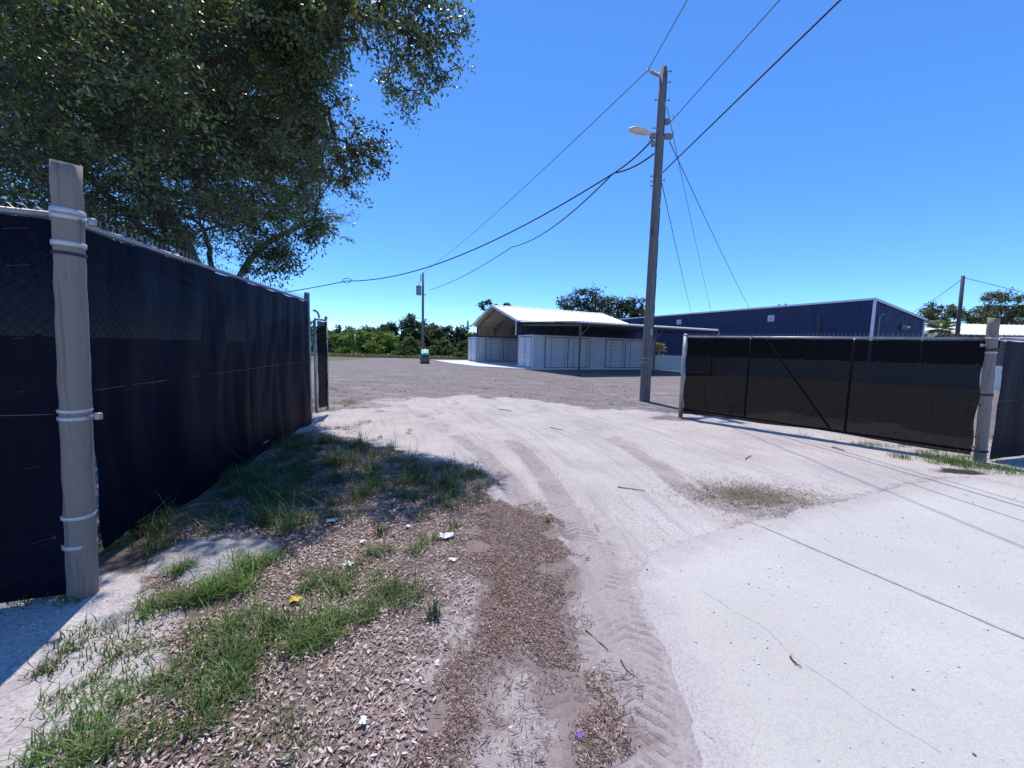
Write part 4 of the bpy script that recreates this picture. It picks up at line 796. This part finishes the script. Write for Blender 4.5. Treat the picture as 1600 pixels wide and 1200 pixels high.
# big oak over the long gate
SIL = [(-900, -900), (520, -900), (640, -300), (695, -60), (735, 38), (700, 95), (690, 135), (640, 180), (612, 165), (590, 120), (553, 92), (530, 140), (560, 178), (585, 225), (592, 262), (560, 305), (556, 345), (545, 388), (500, 380), (460, 385), (438, 436), (425, 432), (415, 395), (385, 395), (370, 420), (330, 425), (200, 440), (-900, 470)]
def oak():
    rg = np.random.default_rng(5); base = Vector((-7.9, 10.2, 0)); rt = empty('live_oak', base, 0, 'large spreading oak leaning over the long navy gate', 'tree'); SUNPX = [(165, 935), (300, 900), (440, 870), (560, 850), (700, 810), (790, 780), (745, 738), (640, 712), (520, 695), (478, 668), (478, 600), (1600, 700), (1600, 1400), (-300, 1400), (-100, 1060), (60, 1010)]; b = np.array(base)
    limbs = [[(-7.9, 10.2, -.3), (-7.85, 10.2, .8), (-7.7, 10.1, 1.9), (-7.6, 10.0, 2.7)], [3, P(235, 318, 9.8), P(305, 300, 9.2), P(316, 268, 9.0), P(340, 222, 8.6), P(405, 190, 8.2), P(470, 195, 7.9), P(540, 222, 7.6)],
             [3, P(190, 200, 9.4), P(215, 60, 8.4), P(300, -20, 7.6), P(420, -40, 6.9), P(520, 5, 6.8), P(600, 35, 7.1), P(680, 60, 7.2), P(722, 45, 7.1)], [3, P(300, 370, 12), P(360, 350, 12.5)],
             [3, P(120, 260, 10.2), P(20, 150, 10), P(-90, 40, 9.5), P(-200, -60, 9)], [3, P(60, 330, 10.5), P(-120, 280, 10.6), P(-330, 230, 10.5)], [2, (-7.4, 11.5, 4.2), (-6.6, 13.2, 5.6), (-5.8, 14.2, 6.6)], [2, (-9, 11.8, 4), (-10.5, 13.4, 5.4), (-12, 14, 6)],
             [3, P(160, 100, 8.8), P(120, -60, 7.4), P(200, -300, 6.6)], [3, P(230, 250, 8.8), P(260, 130, 7.8), P(380, 80, 7.2), P(470, 70, 6.9), P(560, 60, 6.5)]]
    nd, pr = [], []
    for q, lm in enumerate(limbs):
        prev = -1
        if q: prev = lm[0]; lm = [nd[prev]] + lm[1:]
        lm = [np.array(v) for v in lm]; pp = dense3(lm)
        for k_, v in enumerate(pp):
            if q and k_ == 0: continue
            nd.append(v + (rg.normal(0, .03, 3) if q else 0)); pr.append(prev if (prev >= 0 and k_ <= 1 and q) else (len(nd) - 2 if len(nd) > 1 else -1))
        if q == 0: trunk_n = len(nd)
        if q == 0:
            idx = [int(round(f * (len(nd) - 1))) for f in (0, .33, .66, 1)]
            for L_ in limbs[1:]: L_[0] = idx[L_[0]]
    # leafy sprays inside the outline, in a broad rounded crown
    N = 60000; cen = np.array([-6.8, 10.2, 6.6]); rad = np.array([7.4, 6.6, 5.4]); dr = unit(rg.normal(size=(N, 3))); c_ = cen + dr * (rg.random((N, 1)) ** .42) * rad
    x2 = np.array([-2.1, 6.9, 6.7]) + unit(rg.normal(size=(9000, 3))) * (rg.random((9000, 1)) ** .4) * np.array([2.2, 1.5, 1.7]); c_ = np.concatenate([c_, x2])
    px, py = proj(c_); ok = np.isfinite(px); s_ = sdf(np.nan_to_num(px, nan=1e5), np.nan_to_num(py, nan=1e5), SIL); dist = np.linalg.norm(c_ - [0, 0, 1.6], axis=1)
    low = 2.3 + .6 * vn(c_[:, 0] * .7, c_[:, 1] * .7); ok &= (s_ < -.10 * FPX / dist) & (c_[:, 2] > low) & (c_[:, 1] > 3.2); sh = c_ - np.array(sdir)[None] * (c_[:, 2:] / sdir.z); sx_, sy_ = proj(sh); lit = sdf(np.nan_to_num(sx_, nan=1e5), np.nan_to_num(sy_, nan=1e5), SUNPX); ok &= (lit > -6) | (rg.random(len(c_)) < .035); infr = (px > -120) & (py > -120)
    hole = fbm(c_[:, 0] * .75 + 5, c_[:, 2] * .75 + c_[:, 1] * .3, 2); hole2 = fbm(c_[:, 0] * 1.3 + 11, c_[:, 2] * 1.3 + c_[:, 1] * .5, 2); ok &= ((hole > .27) & (hole2 > np.where(px > 300, .45, .37))) | ((s_ < -200) & (hole2 > .2))
    ok &= rg.random(len(c_)) < np.where(infr, np.where((px > 560) | (s_ > -45), .30, 1.0), .25); c_ = c_[ok]; extra = []; lit_ok = lambda a: a[(lambda q: sdf(*[np.nan_to_num(v, nan=1e5) for v in proj(q)], SUNPX) > -8)(a - np.array(sdir)[None] * (a[:, 2:] / sdir.z))]
    for qx, qy, qd, ra, nn_ in ((578, 232, 7.6, .42, 26), (540, 365, 8.6, .45, 26), (505, 360, 8.6, .4, 26), (432, 405, 8.6, .42, 18), (425, 375, 8.8, .6, 16), (390, 395, 9, .6, 14), (690, 85, 7.2, .50, 14), (640, 150, 7.4, .42, 10), (718, 48, 7.1, .36, 12), (662, 120, 7.3, .4, 9), (560, 300, 8, .45, 26), (610, 60, 7.3, .5, 14), (600, 20, 7.3, .6, 14), (660, 20, 7.1, .6, 14), (555, 255, 7.8, .5, 26)): extra.append(np.array(P(qx, qy, qd)) + unit(rg.normal(size=(nn_, 3))) * rg.random((nn_, 1)) ** .5 * ra)
    c_ = c_[rg.permutation(len(c_))[:5100]]; c_ = np.concatenate([c_] + [lit_ok(e) for e in extra])
    order = np.argsort(np.min(np.linalg.norm(c_[:, None] - np.array(nd)[None], axis=2), axis=1)); nd2, pr2, tips = grow(nd, pr, c_[order], .28, rg, .16)
    k = MB(); skeleton(k, nd2 - b, pr2, .006, .26, ex=2.0, sides=5); k.build('trunk', M['bark'], rt, True)
    # leaves: along the last stretch of every twig and in a spray about its tip
    tp = nd2[tips]; pa = np.array([nd2[max(pr2[t], 0)] for t in tips]); dirn = unit(tp - pa + 1e-6); dd_ = np.linalg.norm(tp - [0, 0, 1.6], axis=1); tpx, tpy = proj(tp)
    vis = (tpx > -80) & (tpy > -80); nper = np.where(vis, np.where(tpx > 545, 42, 76), 40).astype(int); ti = np.repeat(np.arange(len(tp)), nper); m_ = len(ti)
    f = rg.uniform(-.8, 1.0, m_)[:, None]; thin = np.where(tpx > 520, .55, np.where(tpx > 380, .8, 1.0))[ti][:, None]; sp_ = np.clip(rg.normal(size=(m_, 3)), -1.7, 1.7) * np.array([.145, .145, .11]) * thin * (.6 + .7 * rg.random(len(tp)))[ti][:, None]; C_ = tp[ti] + dirn[ti] * f * .28 + sp_ - np.array([0, 0, 1]) * (np.abs(f) ** 2) * .06
    D_ = unit(dirn[ti] * .5 + sp_ * 3.5 + rg.normal(size=(m_, 3)) * .6 + np.array([0, 0, -.15])); N_ = unit(rg.normal(size=(m_, 3)) * .9 + np.array([0, 0, .9])); N_ = unit(np.cross(np.cross(D_, N_), D_) + 1e-6)
    L = np.where(vis, .076, .11)[ti] * (.65 + .7 * rg.random(m_)); tone = (.35 + 1.5 * rg.random(len(tp)) ** 1.6)[ti][:, None] * (.7 + .6 * rg.random((m_, 1)))
    col = np.array([.066, .092, .042]) * tone; yl = rg.random(m_) < .05; col[yl] = np.array([.12, .11, .04]) * (.7 + .5 * rg.random((yl.sum(), 1)))
    k = MB(); k.add(*leaf_quads(C_ - b, D_, N_, L, L * .42, col)); k.build('crown', M['oak_leaf'], rt); print('OAK clumps', len(tp), 'leaves', m_)
def dense3(pts, k=5):
    p = [2 * pts[0] - pts[1]] + list(pts) + [2 * pts[-1] - pts[-2]]; out = []
    for i_ in range(1, len(p) - 2):
        for t in np.arange(k) / k: out.append(.5 * ((2 * p[i_]) + (-p[i_ - 1] + p[i_ + 1]) * t + (2 * p[i_ - 1] - 5 * p[i_] + 4 * p[i_ + 1] - p[i_ + 2]) * t * t + (-p[i_ - 1] + 3 * p[i_] - 3 * p[i_ + 1] + p[i_ + 2]) * t ** 3))
    return out + [p[-2]]
oak()

# ------------------------------------------------------------------ ground cover near the gate
def in_px(poly, n_, amp=.1):
    q = gp(poly); a = np.array(q); lo, hi = a.min(0), a.max(0); o = []
    while sum(len(t) for t in o) < n_:
        t = lo + rng.random((n_ * 2, 2)) * (hi - lo); o.append(t[sdf(t[:, 0], t[:, 1], q) < (fbm(t[:, 0] * 4, t[:, 1] * 4, 2) - .5) * amp * 4])
    return np.concatenate(o)[:n_]
def blades(mb, xy, h, w, lean, cols):
    n_ = len(xy); z = height(xy[:, 0], xy[:, 1]); az = rng.random(n_) * 6.283; d_ = np.stack([np.cos(az), np.sin(az)], 1); s_ = np.stack([-d_[:, 1], d_[:, 0]], 1); vs = []
    for f, wf in ((0, 1), (.4, .85), (.75, .55)):
        off = d_ * (lean * h * f ** 1.8)[:, None]
        for sg in (-1, 1): vs.append(np.column_stack([xy + off + s_ * (sg * w * wf / 2)[:, None], z - .005 + h * f * (1 - .25 * lean * f)]))
    vs.append(np.column_stack([xy + d_ * (lean * h)[:, None], z + h * (1 - .38 * lean)])); v = np.stack(vs, 1); v = v.reshape(-1, 3); b = np.arange(n_)[:, None] * 7
    q4 = np.concatenate([b + np.array([0, 1, 3, 2]), b + np.array([2, 3, 5, 4])]); c7 = np.repeat(cols, 7, 0); m0 = mb.n; mb.add(v, q4, c7); mb.f.append(b + np.array([4, 5, 6]) + m0)
def tufts(poly, nt_, per, spread, amp=.12, p=1.0):
    c_ = in_px(poly, nt_, amp); sz = .5 + rng.random(nt_); k = rng.integers(0, nt_, nt_ * per); return c_[k] + rng.normal(0, 1, (len(k), 2)) * (spread * sz[k])[:, None], sz[k], k
gm = MB()
def green(k, nt_, base=(.055, .095, .022), dry=.22):
    t = (.7 + .6 * rng.random(nt_))[k][:, None]; c_ = np.array(base) * 1.6 * t * (.75 + .5 * rng.random((len(k), 1))); y = rng.random(len(k)) < dry; c_[y] = np.array([.20, .175, .085]) * (.6 + .6 * rng.random((y.sum(), 1))); return c_
for poly, nt_, per, sp_, h0, base in (
    ([(185, 885), (160, 862), (300, 768), (400, 708), (478, 676), (560, 702), (640, 715), (740, 735), (745, 765), (690, 790), (600, 790), (540, 800), (470, 840), (420, 835), (330, 835), (250, 870)], 400, 70, .055, .13, (.045, .085, .022)),
    ([(195, 915), (255, 885), (330, 890), (420, 880), (440, 930), (420, 950), (300, 960), (215, 950)], 46, 95, .045, .10, (.06, .12, .022)),
    ([(440, 870), (520, 880), (640, 850), (672, 900), (660, 960), (560, 975), (480, 960), (420, 960)], 60, 60, .04, .075, (.065, .11, .025)),
    ([(330, 980), (450, 955), (545, 985), (500, 1020), (420, 1030), (330, 1060), (260, 1050), (250, 1010)], 75, 60, .045, .08, (.065, .115, .025)),
    ([(115, 1000), (200, 985), (270, 1010), (280, 1060), (220, 1110), (150, 1100), (120, 1040)], 40, 55, .04, .05, (.06, .10, .025)),
    ([(210, 1060), (330, 1050), (380, 1090), (300, 1150), (190, 1200), (60, 1230), (40, 1190), (140, 1140)], 75, 55, .04, .07, (.06, .11, .025)),
    ([(560, 860), (640, 800), (720, 780), (760, 740), (790, 745), (710, 850), (640, 900)], 50, 36, .035, .08, (.06, .095, .03)),
    ([(400, 1080), (560, 1010), (600, 1080), (520, 1200), (330, 1240)], 30, 22, .05, .05, (.08, .10, .035)),
    ([(1240, 680), (1400, 705), (1540, 735), (1600, 752), (1600, 735), (1550, 715), (1400, 692)], 70, 30, .07, .07, (.06, .11, .025)),
    ([(1440, 728), (1540, 735), (1600, 750), (1600, 735), (1530, 720), (1440, 708)], 50, 50, .08, .10, (.06, .115, .025)),
    ([(512, 640), (545, 622), (560, 632), (530, 645)], 26, 40, .07, .10, (.075, .11, .035)),
    ([(505, 660), (600, 655), (660, 672), (620, 690), (520, 690)], 30, 30, .05, .07, (.08, .11, .035)),
    ([(900, 632), (990, 628), (1050, 640), (1000, 645)], 16, 24, .08, .05, (.09, .11, .04)),
    ([(0, 925), (100, 915), (150, 905), (160, 925), (80, 940), (0, 965)], 30, 40, .05, .05, (.05, .07, .02))):
    xy, sz, k = tufts(poly, int(nt_ * .42), per, sp_ * 1.05); n_ = len(xy); h = h0 * 1.12 * (1 + 1.1 * (rng.random(n_) < .06)) * (.4 + .9 * rng.random(n_)) * (.6 + .4 * sz); blades(gm, xy, h, .0035 + .0035 * rng.random(n_), .35 + .9 * rng.random(n_), green(k, nt_, base))
tag(gm.build('grass', M['grass']), kind='stuff')
# dry clippings patch
gm = MB(); a = rng.normal(0, 1, (5200, 2)) * np.array([.42, .25]) + np.array(P_PATCH[:2]); blades(gm, a, .02 + .03 * rng.random(5200), .003 + .002 * rng.random(5200), 1.2 + .9 * rng.random(5200), np.array([.24, .185, .14]) * (.4 + .9 * rng.random((5200, 1)))); tag(gm.build('dry_clippings', M['litter']), kind='stuff')
# far grass strip
gm = MB(); N = 16000; xy = np.column_stack([rng.uniform(-32, 0, N), 47.5 + 5 * rng.random(N) ** .8]); h = .25 + .55 * rng.random(N) * fbm(xy[:, 0] * .4, xy[:, 1] * .4, 2); blades(gm, xy, h, .03 + .03 * rng.random(N), .3 + .6 * rng.random(N), np.where(rng.random((N, 1)) < .5, [[.07, .10, .03]], [[.17, .15, .08]]) * (.7 + .6 * rng.random((N, 1)))); tag(gm.build('tall_grass', M['grass']), kind='stuff')
# leaf litter and mulch
def litter(name, xy, L, W, cols, lift, tilt, mat='litter'):
    n_ = len(xy); z = height(xy[:, 0], xy[:, 1]) + lift * rng.random(n_) + .003; az = rng.random(n_) * 6.283; D_ = unit(np.column_stack([np.cos(az), np.sin(az), rng.normal(0, tilt, n_)])); N_ = unit(np.column_stack([rng.normal(0, tilt, (n_, 2)), np.ones(n_)])); N_ = unit(np.cross(np.cross(D_, N_), D_))
    S_ = np.cross(N_, D_); C_ = np.column_stack([xy, z]); L_, W_ = L[:, None], W[:, None]; cup = N_ * W_ * rng.uniform(-.1, .35, (n_, 1))
    v = np.stack([C_ - D_ * L_ / 2 + N_ * L_ * .06, C_ + S_ * W_ / 2 + cup - D_ * L_ * .08, C_ + S_ * W_ * .42 + cup + D_ * L_ * .2, C_ + D_ * L_ / 2 + N_ * L_ * .06, C_ - S_ * W_ * .42 + cup + D_ * L_ * .2, C_ - S_ * W_ / 2 + cup - D_ * L_ * .08], 1).reshape(-1, 3); b = np.arange(n_)[:, None] * 6
    k = MB(); k.add(v, np.concatenate([b + np.array([0, 1, 2, 3]), b + np.array([0, 3, 4, 5])]), np.repeat(cols, 6, 0)); tag(k.build(name, M[mat]), kind='stuff')
def pick(n_, cs, w): return np.array(cs)[rng.choice(len(cs), n_, p=w)] * (.65 + .7 * rng.random((n_, 1)))
LV = [(480, 700), (600, 705), (700, 725), (770, 745), (760, 800), (740, 870), (725, 960), (710, 1060), (720, 1290), (-60, 1290), (80, 1180), (250, 1060), (170, 1010), (300, 960), (210, 930), (300, 830), (400, 735)]
N = 44000; xy = in_px(LV, N, .1); ppx, ppy = proj(np.column_stack([xy, 0 * xy[:, 0]])); kp = rng.random(N) < sm(.34, -.10, sdf(xy[:, 0], xy[:, 1], verge) + .8 * (fbm(xy[:, 0] * 3.4 + 3, xy[:, 1] * 3.4, 4) - .5)) * np.clip(.55 + .9 * (fbm(xy[:, 0] * 2.2, xy[:, 1] * 2.2 + 7, 2) - .35) * 2, .3, 1); xy = xy[kp]; N = len(xy)
L = .014 + .025 * rng.random(N) ** 1.2; litter('leaf_litter', xy, L, L * (.22 + .14 * rng.random(N)), pick(N, [(.44, .33, .29), (.56, .46, .42), (.28, .19, .16), (.40, .23, .14), (.14, .10, .09)], [.36, .28, .2, .06, .10]), .012, .28)
MU = [(735, 755), (800, 800), (865, 818), (898, 870), (885, 930), (898, 1000), (900, 1070), (960, 1120), (985, 1200), (1010, 1290), (560, 1290), (560, 1150), (640, 1050), (690, 960), (700, 870)]
N = 34000; xy = in_px(MU, N, .3); xy = xy[rng.random(N) < sm(.22, -.22, sdf(xy[:, 0], xy[:, 1], mulch) + 1.05 * (fbm(xy[:, 0] * 3.4 + 3, xy[:, 1] * 3.4, 4) - .5)) + .35]
xy = np.concatenate([xy, in_px(LV, 9000, .1)])
for q, r in ((G(800, 1085), .20), (G(830, 1140), .18), (G(725, 925), .2), (G(715, 975), .15), (G(770, 1180), .12)): xy = xy[(np.hypot(xy[:, 0] - q[0], (xy[:, 1] - q[1]) / 1.3) > r * (.7 + .5 * rng.random(len(xy)))) | (rng.random(len(xy)) < .12)]
N = len(xy); L = .014 + .03 * rng.random(N) ** 2; xy = np.concatenate([xy, in_px([(600, 700), (760, 740), (930, 860), (960, 1000), (1010, 1290), (520, 1290), (640, 1000)], 5000, .3)]); N = len(xy); L = .012 + .024 * rng.random(N) ** 2; litter('mulch', xy, L, .0022 + .003 * rng.random(N), pick(N, [(.235, .145, .11), (.35, .245, .20), (.105, .066, .05), (.46, .37, .32)], [.38, .25, .25, .12]), .012, .2)
xy = in_px([(440, 1290), (560, 1000), (700, 860), (780, 770), (930, 880), (1000, 1290)], 2600, .3); N = len(xy); L = .02 + .05 * rng.random(N); litter('pine_needles', xy, L, np.full(N, .0022), pick(N, [(.40, .31, .24), (.16, .11, .085)], [.6, .4]), .014, .12)
# bits scattered over sand, slab and yard
def scatter(name, poly, n_, r0, r1, cols, w_, flat=.6, onslab=False):
    xy = in_px(poly, n_, .1); z = np.where(sdf(xy[:, 0], xy[:, 1], drive) < -.02, .014, height(xy[:, 0], xy[:, 1])); r = r0 + (r1 - r0) * rng.random(n_) ** 3
    b = np.array([(1, 0, 0), (.3, .95, 0), (-.8, .6, 0), (-.8, -.6, 0), (.3, -.95, 0), (.1, .05, .9), (0, 0, -.8)]); az = rng.random(n_) * 6.283; c_, s_ = np.cos(az), np.sin(az); st = .55 + .45 * rng.random(n_)
    bx = b[None] * (1 + rng.normal(0, .15, (n_, 7, 1))); x = bx[..., 0]; y = bx[..., 1] * st[:, None]; v = np.stack([xy[:, :1] + r[:, None] * (x * c_[:, None] - y * s_[:, None]), xy[:, 1:] + r[:, None] * (x * s_[:, None] + y * c_[:, None]), z[:, None] + r[:, None] * flat * (bx[..., 2] + .3)], -1).reshape(-1, 3)
    t = np.array([(i_, (i_ + 1) % 5, 5) for i_ in range(5)] + [((i_ + 1) % 5, i_, 6) for i_ in range(5)]); k = MB(); k.add(v, (t[None] + 7 * np.arange(n_)[:, None, None]).reshape(-1, 3), np.repeat(pick(n_, cols, w_), 7, 0)); tag(k.build(name, M['pebble']), kind='stuff')
nn = NT('pebbles'); M['pebble'] = nn.fin(nn.attr('col').outputs['Color'], .85)
scatter('gravel', [(560, 640), (800, 630), (1040, 650), (1500, 740), (1600, 770), (1600, 1290), (900, 1290), (900, 880), (760, 740), (500, 690)], 5200, .0018, .009, [(.50, .47, .48), (.62, .60, .60), (.20, .16, .145), (.08, .065, .06)], [.55, .3, .1, .05])
scatter('pebbles', [(0, 960), (160, 925), (330, 900), (690, 960), (900, 1290), (-60, 1290)], 900, .003, .011, [(.55, .52, .52), (.66, .64, .63), (.25, .2, .18)], [.5, .3, .2])
scatter('yard_stones', [(520, 600), (700, 580), (1000, 600), (1050, 645), (900, 632), (720, 615), (600, 622), (520, 632)], 1500, .01, .05, [(.30, .27, .27), (.42, .40, .40), (.12, .10, .10)], [.5, .2, .3])

# ------------------------------------------------------------------ single small things on the ground
def weed(px, py, h, nbl, label, sp=.03, col=(.075, .125, .035)):
    q = G(px, py); c_ = Vector((q.x, q.y, hz(q.x, q.y))); k = MB(); xy = rng.normal(0, sp, (nbl, 2)) + np.array(c_[:2]); hh_ = h * (.4 + .7 * rng.random(nbl)); blades(k, xy, hh_, .004 + .004 * rng.random(nbl), .15 + .6 * rng.random(nbl), np.array(col) * (.6 + .8 * rng.random((nbl, 1))))
    for v in k.v: v -= np.array(c_)
    o = k.build('weed_tuft', M['grass']); o.location = c_; tag(o, label, 'weed', 'weed tufts by the gate')
for a in ((566, 700, .42, 40, 'tall thin weed standing alone on the sand near the narrow gate'), (612, 706, .26, 46, 'spiky weed tuft right of the tall thin weed'), (692, 768, .26, 90, 'broad weed tuft at the edge of the tree shade'),
          (596, 838, .15, 60, 'small weed tuft beside the white scraps'), (515, 690, .16, 50, 'low weed by the foot of the narrow gate', .06), (740, 742, .16, 50, 'weed tuft nearest the sandy track', .04), (858, 818, .07, 30, 'tiny green sprout at the tip of the mulch', .02),
          (680, 966, .13, 60, 'dark weed sprig at the border of leaves and mulch', .025, (.04, .075, .03)), (610, 930, .11, 110, 'rounded clump of grass among the dry leaves', .05), (430, 985, .13, 120, 'bristly grey green tuft in the grass', .04, (.085, .105, .06)),
          (455, 705, .22, 80, 'leafy weed at the bottom of the navy gate', .06), (650, 742, .14, 40, 'thin weed in the tree shade', .05), (1405, 716, .14, 90, 'green weed under the hem of the half open gate', .08), (1500, 728, .2, 120, 'grassy clump at the foot of the driveway post', .1)): weed(*a)
def scrap(name, px, py, s, mat, label, cat, seed, group=None):
    rg = np.random.default_rng(seed); q = G(px, py); z = hz(q.x, q.y); n_ = 7; vs = []
    for i_ in range(n_):
        for j_ in range(n_): vs.append(((i_ / (n_ - 1) - .5) * s * (1 + .25 * rg.normal()), (j_ / (n_ - 1) - .5) * s * .7 * (1 + .25 * rg.normal()), .012 + abs(rg.normal(0, s * .09)) + .008))
    k = MB(); k.add(vs, [(i_ * n_ + j_, i_ * n_ + j_ + 1, (i_ + 1) * n_ + j_ + 1, (i_ + 1) * n_ + j_) for i_ in range(n_ - 1) for j_ in range(n_ - 1)]); o = k.build(name, mat, smooth=False); o.location = (q.x, q.y, z); o.rotation_euler = (0, 0, rg.random() * 6); sd_ = o.modifiers.new('solid', 'SOLIDIFY'); sd_.thickness = .003; tag(o, label, cat, group)
pw = paint('white paper', (.75, .75, .73), .7, .06, 20)
for a in ((698, 842, .11, 'largest white paper scrap, at the edge of the mulch'), (517, 819, .08, 'crumpled white scrap in the shaded grass'), (638, 829, .045, 'small white scrap between the two larger ones'), (566, 853, .04, 'tiny white scrap among the dry leaves'), (545, 889, .06, 'thin white scrap near the grass clumps'), (708, 879, .05, 'white scrap on the brown mulch'), (568, 1135, .04, 'small pale scrap low in the leaf litter')): scrap('paper_scrap', a[0], a[1], a[2], pw, a[3], 'litter', int(a[0]), 'white paper scraps')
scrap('fallen_leaf', 462, 945, .055, paint('yellow leaf', (.62, .40, .03), .6, .15, 20), 'bright yellow leaf in the green grass', 'leaf', 3)
q = G(905, 1152); fl = empty('purple_flower', (q.x, q.y, hz(q.x, q.y)), 0, 'small purple fallen flower on the mulch edge', 'flower'); k = MB()
for a in range(7): k.prism([(0, 0, .006), (.012 * math.cos(a), .012 * math.sin(a), .012), (.02 * math.cos(a + .3), .02 * math.sin(a + .3), .016), (.01 * math.cos(a + .6), .01 * math.sin(a + .6), .010)], (0, 0, 0), (0, 0, .002))
k.build('petals', paint('purple petal', (.22, .14, .55), .6, .2, 30), fl); k = MB(); k.tube([(0, 0, .006), (.02, -.02, .008), (.05, -.03, .005)], .0016, 5); k.build('stalk', M['bark'], fl)
def twig(pa, pb, r, label):
    a, b = G(*pa), G(*pb); on = sdf(np.array([a.x]), np.array([a.y]), drive)[0] < 0; za = .014 if on else hz(a.x, a.y); n_ = 8; side = Vector((-(b - a).y, (b - a).x, 0)) * random.uniform(-.12, .12); k = MB()
    k.tube([(b - a) * t + side * math.sin(math.pi * t) + Vector((0, 0, r * .8 + random.uniform(0, r))) for t in np.linspace(0, 1, n_)], np.linspace(r, r * .5, n_), 6); k.tube([(b - a) * .55 + side * .9 + Vector((0, 0, r)), (b - a) * .7 + side * 2.4 + Vector((0, 0, r * 1.5))], [r * .6, r * .3], 5)
    o = k.build('twig', M['bark'], smooth=True); o.location = (a.x, a.y, za); tag(o, label, 'twig', 'twigs on the ground')
for a in (((1234, 1031), (1252, 1048), .005, 'short dark twig on the bare concrete'), ((965, 762), (1008, 768), .006, 'long thin twig lying on the sand track'), ((1165, 718), (1175, 712), .008, 'stubby twig on the sand in front of the half open gate'), ((860, 668), (880, 672), .008, 'twig on the bright sand of the track'), ((915, 985), (950, 1015), .004, 'curved twig on the mulch border'),
          ((970, 1030), (995, 1058), .004, 'thin dark twig at the sandy edge of the concrete'), ((815, 1008), (850, 1010), .004, 'pale bent twig on the mulch'), ((645, 1075), (680, 1090), .004, 'thin twig over the leaf litter'), ((1300, 700), (1320, 706), .009, 'dark twig near the hem of the half open gate'), ((780, 640), (800, 643), .008, 'twig lying where the track meets the yard'), ((905, 1185), (925, 1200), .004, 'twig at the lower end of the mulch')): twig(*a)
# spilled concrete footing in the grass
q = P_CONC; k = MB(); rg = np.random.default_rng(4); vs = [(0, 0, .028)]
for rr in (.35, .7, 1.0):
    for a in range(26): e_ = 1 + .16 * math.sin(a * .7) + .10 * math.sin(a * 1.9 + 1) + rg.normal(0, .03); vs.append((.50 * rr * e_ * math.cos(a / 26 * 6.283), .30 * rr * e_ * math.sin(a / 26 * 6.283), (.028 + rg.normal(0, .006)) if rr < 1 else -.03))
k.add(vs, [(0, 1 + a, 1 + (a + 1) % 26) for a in range(26)] + [(1 + o_ * 26 + a, 27 + o_ * 26 + a, 27 + o_ * 26 + (a + 1) % 26, 1 + o_ * 26 + (a + 1) % 26) for o_ in range(2) for a in range(26)])
nn = NT('rough footing concrete'); pp_ = nn.pos(); f_ = nn.noise(pp_, 40, 6, .7); cc_ = nn.mix(nn.smooth(f_, .35, .65), (.40, .38, .39), (.22, .205, .21)); cc_ = nn.mix(nn.smooth(nn.voro(pp_, 16), .16, .08), cc_, (.62, .6, .6)); fo = k.build('concrete_footing', nn.fin(cc_, .9, nn.bump(f_, .9, .02)), smooth=True); fo.location = (q.x, q.y, hz(q.x, q.y)); tag(fo, 'flat pale concrete lump bedded in the grass beside the banded post', 'concrete lump')
bpy.context.view_layer.update()
